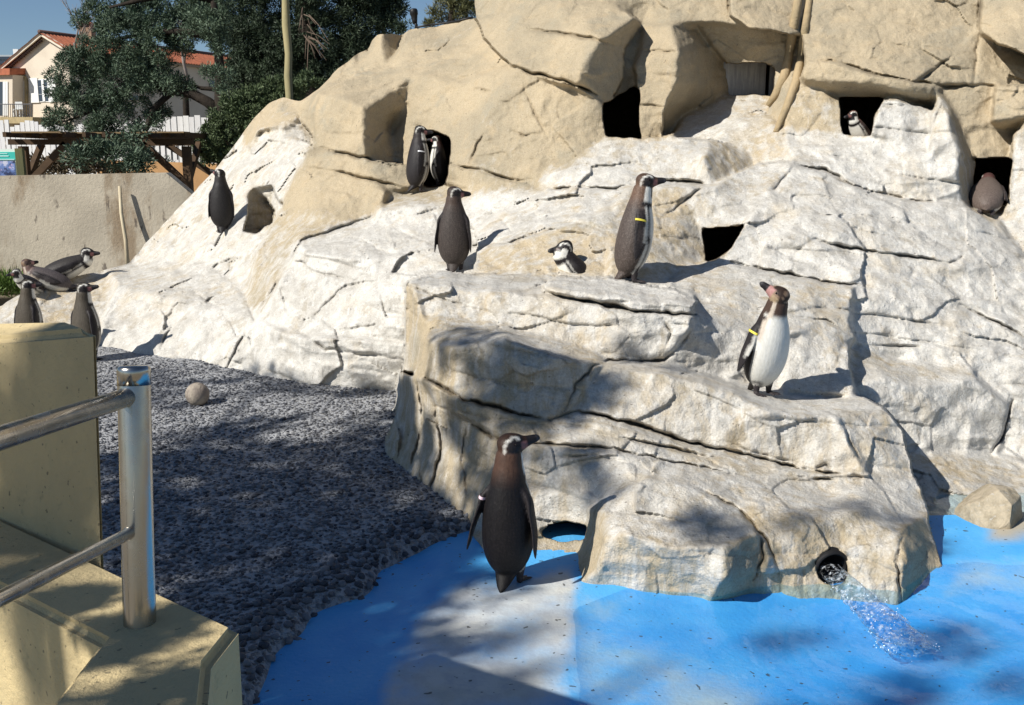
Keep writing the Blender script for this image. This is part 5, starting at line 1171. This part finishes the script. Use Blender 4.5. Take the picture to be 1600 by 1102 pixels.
# side wall window and eave trim
SPl = lambda x, y: ray_plane(x, y, K + sn*.03, sn)
q = [SPl(327, 126), SPl(338, 126), SPl(338, 140), SPl(327, 140)]; bm = bmesh.new(); add_hexa(bm, [p - ho for p in q], [p + sn*.05 - ho for p in q]); bm_obj('window', bm, M_GLASS, house)
q = [SPl(175, 150), SPl(215, 150), SPl(215, 157), SPl(175, 157)]; bm = bmesh.new(); add_hexa(bm, [p - ho for p in q], [p + sn*.05 - ho for p in q]); bm_obj('window', bm, M_GLASS, house)
bm = bmesh.new(); add_beam(bm, K + sn*.12 - Vector((0, 0, .22)) - ho, K + sn*.12 - Vector((0, 0, .22)) + sdir*L - ho, .2, .18); bm_obj('eave_board', bm, flat('eave', (.38, .32, .27)), house)
# far apartment block
bb0 = P3(-60, 105, 150); ap = empty('apartment_block', (bb0.x, bb0.y, .3), 0, 'distant white apartment block seen past the villa roof', 'building')
bm = bmesh.new(); a, b = P3(-80, 86, 150), P3(20, 86, 150); add_box(bm, Vector(((a.x+b.x)/2, a.y+5, a.z/2)) - ap.location, (b.x-a.x, 10, a.z)); bm_obj('wall', bm, flat('grey_render', (.42, .46, .48)), ap)
bm = bmesh.new(); c0 = P3(14.5, 83, 150); add_box(bm, c0 + Vector((0, 3, .2)) - ap.location, (.75, 2, 1.1)); bm_obj('roof_house', bm, M_SHUT, ap)
for i, y_ in enumerate((89, 95.5, 102)):
    bm = bmesh.new(); a, b = P3(-75, y_+2, 149.9), P3(18, y_+2, 149.9); add_box(bm, (a+b)/2 - ap.location, (b.x-a.x, .2, .42)); bm_obj('window_strip', bm, M_GLASS, ap)
# ---- trees
M_CON = leafmat('conifer_needles', (0.040, 0.066, 0.042), (0.085, 0.120, 0.076)); M_CON2 = leafmat('dark_needles', (0.022, 0.036, 0.022), (0.038, 0.055, 0.030)); M_SHR = leafmat('shrub_leaves', (0.04, 0.062, 0.026), (0.075, 0.10, 0.045)); M_OLV = leafmat('olive_leaves', (0.07, 0.075, 0.030), (0.12, 0.115, 0.050)); M_BRN = leafmat('dry_leaves', (0.07, 0.055, 0.035), (0.14, 0.11, 0.07))
def tube_obj(name, paths, mat, parent, origin):
    bm = bmesh.new()
    for pts, rad in paths: add_tube(bm, [Vector(p) - Vector(origin) for p in pts], rad, 9)
    return bm_obj(name, bm, mat, parent, True)
tA = 20.5; oA = Pz(350, 330, .3); oA = Vector((P3(350, 200, tA).x, P3(350, 200, tA).y, .3)); treeA = empty('conifer_tree', oA, 0, 'big dark green conifer with an arching limb in front of the villa', 'tree')
q = lambda x, y, dt=0: P3(x, y, tA+dt)
tube_obj('trunk', [([oA, q(351, 220), q(345, 170), q(344, 110), q(338, 50), q(330, -60), q(325, -160)], [.20, .15, .13, .10, .08, .06, .03])], M_BARK, treeA, oA)
for pth, rd in (([q(346, 178), q(325, 160), q(300, 147), q(270, 142), q(230, 128), q(190, 110)], [.12, .11, .10, .08, .06, .03]), ([q(346, 142), q(330, 139), q(315, 138), q(300, 133)], [.05, .045, .04, .02]),
                ([q(270, 142), q(240, 170), q(225, 210), q(220, 250)], [.07, .06, .05, .02]), ([q(338, 60), q(290, 50), q(240, 50), q(190, 60)], [.09, .07, .06, .03]), ([q(334, 0), q(280, -10), q(220, 0), q(170, 12)], [.08, .06, .05, .02]), ([q(230, 128), q(180, 150), q(130, 180), q(95, 192)], [.05, .045, .03, .012])):
    tube_obj('limb', [(pth, rd)], M_BARK, treeA, oA)
eA = [(345,120,14,30,-.5),(338,70,16,20,-.5),(330,110,10,8,-.5),(200,60,62,52),(140,92,45,38),(112,105,38,34),(190,125,78,46),(240,82,44,50),(118,165,42,26),(88,190,26,12),(158,195,44,26),(215,215,36,36,.2),(228,252,36,22,.1),(130,235,28,20,-.3),(150,222,34,26),(262,135,44,26),(285,130,18,13),(300,45,44,50,.4),(160,25,42,26,.2),(136,8,24,12,.2),(210,10,60,28,.4),(250,30,60,34,.6),(320,10,40,40,.6),(175,160,50,30),(105,140,34,22),(200,265,28,14,.1),(240,180,30,24,.2),(80,175,16,10),(95,205,20,12),(126,30,14,10,.3),(335,28,30,36,-.6),(312,38,30,34,-.3),(150,225,30,22,-6.3),(126,238,20,16,-6.4),(200,225,34,28,-6.2),(225,250,24,18,-6.3),(195,258,30,16,-6.3),(172,240,22,18,-6.3)]
crown('foliage', treeA, eA, M_CON, tA, 2.3, .15, 200, .060, 11, .26, .3, origin=oA)
tB = 25.0; oB = Vector((P3(480, 200, tB).x, P3(480, 200, tB).y, .3)); treeB = empty('cedar_tree', oB, 0, 'very dense dark cedar rising behind the left shoulder of the rock', 'tree')
tube_obj('trunk', [([oB, P3(482, 150, tB), P3(478, 0, tB), P3(480, -170, tB)], [.4, .34, .26, .1])], M_BARK, treeB, oB)
eB = [(400,40,56,56),(470,60,78,66),(550,40,66,52),(598,22,40,32),(540,95,56,36),(420,110,66,40),(392,90,40,50,.4),(470,-40,150,60),(620,40,22,14,-.3),(575,70,46,28),(500,120,60,30),(350,20,40,50,.5),(560,-30,60,50),(606,0,30,30,.2),(415,110,60,40,.3),(385,135,34,44,.3),(385,70,36,50,.6),(440,120,50,40)]
crown('foliage', treeB, eB, M_CON2, tB, 3.8, .17, 130, .075, 12, .26, .3, origin=oB)
bm = bmesh.new()
for i in range(16): a = P3(475 + random.uniform(-4, 8), 20 + random.uniform(-10, 50), tB-1.15); b = a + Vector((random.uniform(-.1, .55), random.uniform(-.2, .1), random.uniform(-.75, -.2))); add_tube(bm, [a - oB, (a+b)/2 + Vector((0, 0, .06)) - oB, b - oB], [.012, .009, .004], 5)
bm_obj('dead_twigs', bm, mottled('dead_wood', (.22, .16, .12), (.15, .11, .08), bump=0), treeB)
tC = 15.5
for nm, ells, lab_, sd_ in (('shrub', [(385,165,42,28),(430,140,46,18),(470,128,34,14),(355,190,40,34),(335,225,32,26),(400,185,40,40),(360,235,40,30),(320,235,22,18),(440,165,40,30)], 'broad green shrub growing against the left shoulder of the rock', 21), ):
    oC = Vector((P3(380, 240, tC).x, P3(380, 240, tC).y, .3)); sh_ = empty(nm, oC, 0, lab_, 'shrub')
    crown('foliage', sh_, ells, M_SHR, tC, 3.6, .085, 110, .045, sd_, .34, .4, origin=oC); tube_obj('stem', [([oC, P3(385, 200, tC), P3(400, 160, tC)], [.06, .05, .03])], M_BARK, sh_, oC)
tD = 33.0; oD = Vector((P3(705, 60, tD).x, P3(705, 60, tD).y, .3)); td_ = empty('olive_tree', oD, 0, 'light olive coloured tree top showing above the rock beside the spotlight', 'tree')
crown('foliage', td_, [(676,30,12,20),(700,20,26,22),(728,15,24,22),(712,-5,30,20),(742,-10,30,30)], M_OLV, tD, 2.6, .16, 60, .13, 31, .16, .8, origin=oD); tube_obj('trunk', [([oD, P3(705, 30, tD), P3(710, -10, tD)], [.2, .12, .04])], M_BARK, td_, oD)
oE = Vector((P3(110, 262, 16.6).x, P3(110, 262, 16.6).y, .3)); he = empty('dry_hedge', oE, 0, 'low dark brownish hedge under the pergola', 'hedge')
crown('foliage', he, [(75,262,28,14),(110,256,40,16),(150,262,30,14),(60,258,14,10),(185,268,26,12)], M_BRN, 16.6, 3, .10, 50, .07, 41, .4, .3, origin=oE)
oG = Vector((P3(280, 40, 34).x, P3(280, 40, 34).y, .3)); bt = empty('bare_tree', oG, 0, 'leafless pale branched tree glimpsed behind the big conifer', 'tree')
paths = []
def twig(p, d, L_, r_, dep):
    e = p + d*L_; paths.append(([p, (p+e)/2 + Vector((random.uniform(-.05, .05)*L_, 0, 0)), e], [r_, r_*.8, r_*.6]))
    if dep:
        for _ in range(3): twig(p.lerp(e, random.uniform(.5, 1)), (d + Vector((random.uniform(-.7, .7), random.uniform(-.5, .5), random.uniform(-.1, .5)))).normalized(), L_*.68, r_*.55, dep-1)
for x_ in (120, 285): b_ = P3(x_+10, 130, 34); twig(b_, Vector((-.15, 0, 1)).normalized(), 1.3, .06, 4)
tube_obj('trunk', [([oG, P3(290, 150, 34), P3(295, 130, 34)], [.15, .1, .06])], M_BARK, bt, oG)
for half in (paths[:len(paths)//2], paths[len(paths)//2:]): tube_obj('branches', half, mottled('grey_bark', (.26, .22, .20), (.2, .17, .15), bump=0), bt, oG)
# wooden pole, spotlight and cable on the rock
M_POLE = mottled('greenish_pole', (0.34, 0.29, 0.15), (0.26, 0.23, 0.12), 5, .8, .004, 20, sv=(1, 1, .2))
tp = 11.6; pts = [P3(x, y, tp) for x, y in ((454, 330), (452, 150), (450, 120), (451, 85), (447, 40), (446, 0), (447, -40), (444, -140))]; bm = bmesh.new(); add_tube(bm, pts, [.045, .043, .045, .042, .047, .041, .044, .036], 12)
tag(bm_obj('wooden_pole', bm, M_POLE, None, True), 'tall thin greenish wooden pole rising behind the left rock shoulder', 'pole')
tS = surf(650, 50) + .1; so_ = P3(651, 42, tS); sl = empty('spotlight', so_, 0, 'small black spotlight mounted on the rock top against the sky', 'spotlight')
M_BLK = flat('black_metal', (.015, .015, .016), .45)
bm = bmesh.new(); add_tube(bm, [Vector((0, 0, -.06)), Vector((-.004, 0, .02)), P3(648, 36, tS)-so_], [.018, .016, .014], 8); bm_obj('bracket', bm, M_BLK, sl, True)
a, b = P3(648.5, 37, tS)-so_, P3(646, 15, tS)-so_; bm = bmesh.new(); add_tube(bm, [a, a.lerp(b, .25), a.lerp(b, .6), a.lerp(b, .63), a.lerp(b, .9), b], [.022, .028, .034, .040, .041, .036], 14); bm_obj('lamp_head', bm, M_BLK, sl, True)
bm = bmesh.new(); add_tube(bm, [P3(x, y, surf(x, y+6)+.02) for x, y in ((651, 43), (668, 39.5), (690, 37), (715, 33), (738, 27))], .010, 6); tag(bm_obj('cable', bm, M_BLK, None, True), 'black cable running along the rock crest from the spotlight', 'cable')
# metal hatch in the niche
hn = P3(1172, 122, surf(1172, 122)); hy_ = P3(1172, 122, 9.05); ht = empty('niche_hatch', hy_, 0, 'grey metal hatch set back in the small square niche of the cliff', 'hatch')
k = NT('scratched_metal'); v = k.co(); c = k.mix(k.ramp(k.noise(k.co((40, 40, 3)), 1.5, 5, .7), .4, .65), (.30, .30, .30), (.46, .45, .43)); k.base(c); k.rough(.6); k.b.inputs['Metallic'].default_value = .3; k.bump(k.noise(v, 40, 4), .003)
a, b = P3(1128, 150, 9.05), P3(1196, 92, 9.05); bm = bmesh.new(); add_box(bm, (a+b)/2 - hy_, (b.x-a.x, .02, b.z-a.z)); bm_obj('door_leaf', bm, k.m, ht)
a, b = P3(1202, 150, 9.05), P3(1216, 92, 9.05); bm = bmesh.new(); add_box(bm, (a+b)/2 - hy_, (b.x-a.x, .02, b.z-a.z)); bm_obj('side_panel', bm, k.m, ht)
# rope-like roots modelled on the cliff
M_ROOT = mottled('root_concrete', (0.42, 0.32, 0.19), (0.32, 0.25, 0.15), 6, .9, .01, 40, .15)
for pth, rr_ in ((((1252,-70),(1247,0),(1240,40),(1234,80),(1226,118),(1212,148),(1200,165)), (.034,.034,.036,.036,.038,.034,.02)), (((1268,-70),(1264,0),(1257,50),(1252,90),(1243,130),(1228,170),(1212,206)), (.034,.03,.032,.034,.034,.03,.02))):
    bm = bmesh.new(); add_tube(bm, [P3(x, y, min(surf(x, y), surf(x+4, y), surf(x-4, y)) - .005) - Vector((2.0, 6.5, 0)) for x, y in pth], rr_, 12); bm_obj('root', bm, M_ROOT, rock_root, True)
# ---------------------------------------------------------------- the tree outside the frame that shades the gravel and the pool, with clumps added to shade the masonry
rgs = np.random.default_rng(77)
SH = [  # outline in the photograph, surface ('g' ground, 'r' rock, or depth), share shaded, clump radius
 ([(158,730),(250,700),(330,690),(470,672),(610,675),(640,720),(735,800),(740,840),(620,890),(470,1010),(440,1110),(380,1110),(375,980),(165,880)], 'g', 2.0, .17),
 ([(240,600),(330,585),(470,600),(600,615),(620,640),(430,632),(300,650),(180,640)], 'g', .22, .09),
 ([(690,520),(760,512),(860,548),(935,560),(900,642),(862,662),(720,628),(690,600)], 'r', 1.0, .13),
 ([(700,640),(850,690),(800,740),(740,800),(700,770)], 'r', .9, .11), ([(605,640),(638,610),(642,700),(630,735),(600,700)], 'r', .9, .09),
 ([(662,640),(680,640),(676,740),(664,740)], 'r', .9, .05), ([(668,520),(700,520),(690,600),(672,600)], 'r', .5, .07),
 ([(830,690),(960,700),(1000,732),(960,765),(900,800),(850,760)], 'r', .85, .11), ([(905,620),(950,572),(1010,580),(965,662),(890,648)], 'r', .6, .09),
 ([(1030,790),(1130,800),(1190,832),(1150,850),(1050,845),(960,850)], 'r', .55, .09), ([(1230,788),(1350,790),(1430,815),(1330,835),(1240,828)], 'r', .75, .10), ([(930,520),(1020,560),(1080,590),(1000,575)], 'r', .6, .07),
 ([(450,1080),(520,970),(640,890),(770,845),(740,905),(650,970),(600,1110),(445,1110)], 'g', 1.6, .15),
 ([(620,1000),(780,950),(890,935),(890,955),(760,1000),(620,1060)], 'f', .6, .11), ([(600,1080),(700,1040),(890,1010),(890,1040),(740,1110),(600,1110)], 'f', .6, .11),
 ([(905,955),(1100,950),(1400,952),(1590,962),(1590,985),(1300,1000),(1000,1000)], 'f', .22, .12), ([(960,1030),(1240,1010),(1590,1015),(1590,1040),(1400,1058),(1260,1050),(1000,1060)], 'f', .16, .12), ([(1130,1115),(1200,1082),(1265,1068),(1262,1115)], 'g', 1.2, .10),  # last outline: clumps added to cast a separate shadow, not tree dapple
 ([(-20,560),(100,545),(152,535),(162,872),(60,822),(-20,800)], 1.66, 4.0, .13), ([(-20,945),(75,962),(115,985),(152,1003),(72,1110),(-20,1110)], 1.49, 3.0, .07),  # leaf clumps added to darken the block front and inner parapet face
 ([(116,978),(200,962),(330,942),(326,962),(215,985),(152,1000)], 'p', 4, .028), ([(50,935),(90,922),(165,925),(160,940),(85,955)], 'p', 3.5, .028), ([(130,1038),(160,1002),(280,982),(292,1000),(200,1025)], 'p', 3.5, .030),  # leaf clumps added to cast the bands of an unseen railing
 ([(72,1095),(150,1072),(330,1034),(325,1110),(60,1110)], 'p', 3, .04), ([(0,893),(60,880),(90,884),(60,898),(0,915)], 'p', 3, .025), ([(0,815),(100,845),(160,872),(140,885),(60,850),(0,850)], 'p', 3, .03)]  # more clumps added for the parapet bands
MT = lambda x, sf: 1.63 + (152-x)*.00125 if sf == 1.66 else np.full(len(x), sf)
cl, cr = [], []
for poly, sf, cov, rad in SH:
    xs_ = [p[0] for p in poly]; ys_ = [p[1] for p in poly]; n0 = 4000
    x = rgs.uniform(min(xs_), max(xs_), n0); y = rgs.uniform(min(ys_), max(ys_), n0); m = inpoly(x, y, poly); x, y = x[m], y[m]
    if sf in 'gf' if isinstance(sf, str) else False: W = np.array([Pz(a, b, .03)[:] for a, b in zip(x, y)])
    elif sf == 'p': W = np.array([Pz(a, b, ZP)[:] for a, b in zip(x, y)])
    elif sf == 'r': W = np.array([P3(a, b, surf(a, b))[:] for a, b in zip(x, y)])
    else: W = P3n(x, y, MT(x, sf))
    # area seen from the sun, from a projected shoelace of the outline
    if sf in 'gf' if isinstance(sf, str) else False: O = np.array([Pz(a, b, .03)[:] for a, b in poly])
    elif sf == 'p': O = np.array([Pz(a, b, ZP)[:] for a, b in poly])
    elif sf == 'r': O = np.array([P3(a, b, surf(a, b))[:] for a, b in poly])
    else: O = P3n(np.array(xs_, float), np.array(ys_, float), MT(np.array(xs_, float), sf))
    e1 = np.cross(TOSUN, [0, 0, 1.]); e1 /= np.linalg.norm(e1); e2 = np.cross(e1, TOSUN); a2, b2 = O@e1, O@e2
    ar = .5*abs(np.sum(a2*np.roll(b2, -1) - b2*np.roll(a2, -1)))
    n = min(len(W), max(2, int(cov*1.75*ar/(math.pi*(rad*.8)**2))))
    s = rgs.uniform(12, 16, n) if sf == 'f' else rgs.uniform(7.2, 9.6, n) if sf not in (1.66, 1.49, 'p') else rgs.uniform(1.7, 2.3, n) if sf == 'p' else rgs.uniform(6.0, 8.0, n)
    cl.append(W[:n] + TOSUN*s[:, None]); cr.append(rad*rgs.uniform(.75, 1.15, n))
cl = np.vstack(cl); cr = np.concatenate(cr)
ux_, uy_, ut_ = to_px(cl); vis = (ut_ > 0) & (ux_ > -160) & (ux_ < 1760) & (uy_ > -160) & (uy_ < 1260); cl, cr = cl[~vis], cr[~vis]
oT = Vector((-7.6, -3.6, -.4)); stree = empty('shade_tree', oT, 0, 'tall leafy tree out of view dappling gravel and pool, with clumps added to shade masonry', 'tree')
Ls = []; 
for r0_, r1_ in ((0, .045), (.045, .075), (.075, .115), (.115, .17), (.17, .4)):
    mm = (cr >= r0_) & (cr < r1_)
    if mm.any():
        v, q, t3 = leaves(cl[mm] - np.array(oT), cr[mm], 46, 1.0, .42, .1, 51)
        # leaf length follows the clump
        Ls.append((cl[mm], cr[mm]))
vs, qs, ts_, off = [], [], [], 0
for c_, r_ in Ls:
    v, q, t3 = leaves(c_ - np.array(oT), r_, 60, float(r_.mean())*.62, .45, .1, 51 + len(vs)); vs.append(v); qs.append(q + off); ts_.append(t3 + off); off += len(v)
link('foliage', np_mesh('foliage', np.vstack(vs), quads=np.vstack(qs), tris=np.vstack(ts_), smooth=False), M_SHR, stree)  # tree leaves and the added masonry clumps share this mesh
cen = cl.mean(0); fork = Vector((-7.4, -3.3, 4.2))
tube_obj('trunk', [([oT, Vector((-7.5, -3.5, 1.5)), Vector((-7.6, -3.4, 3)), fork], [.30, .24, .2, .17])], M_BARK, stree, oT)
kk = 9; idx_ = rgs.choice(len(cl), kk, replace=False); ce = cl[idx_]
for it in range(8):
    dd_ = ((cl[:, None]-ce[None])**2).sum(-1); la = dd_.argmin(1); ce = np.array([cl[la == i].mean(0) if (la == i).any() else ce[i] for i in range(kk)])
for c in ce:
    c = Vector(c); tube_obj('limb', [([fork, fork.lerp(c, .5) + Vector((0, 0, .35)), c], [.09, .05, .015])], M_BARK, stree, oT)
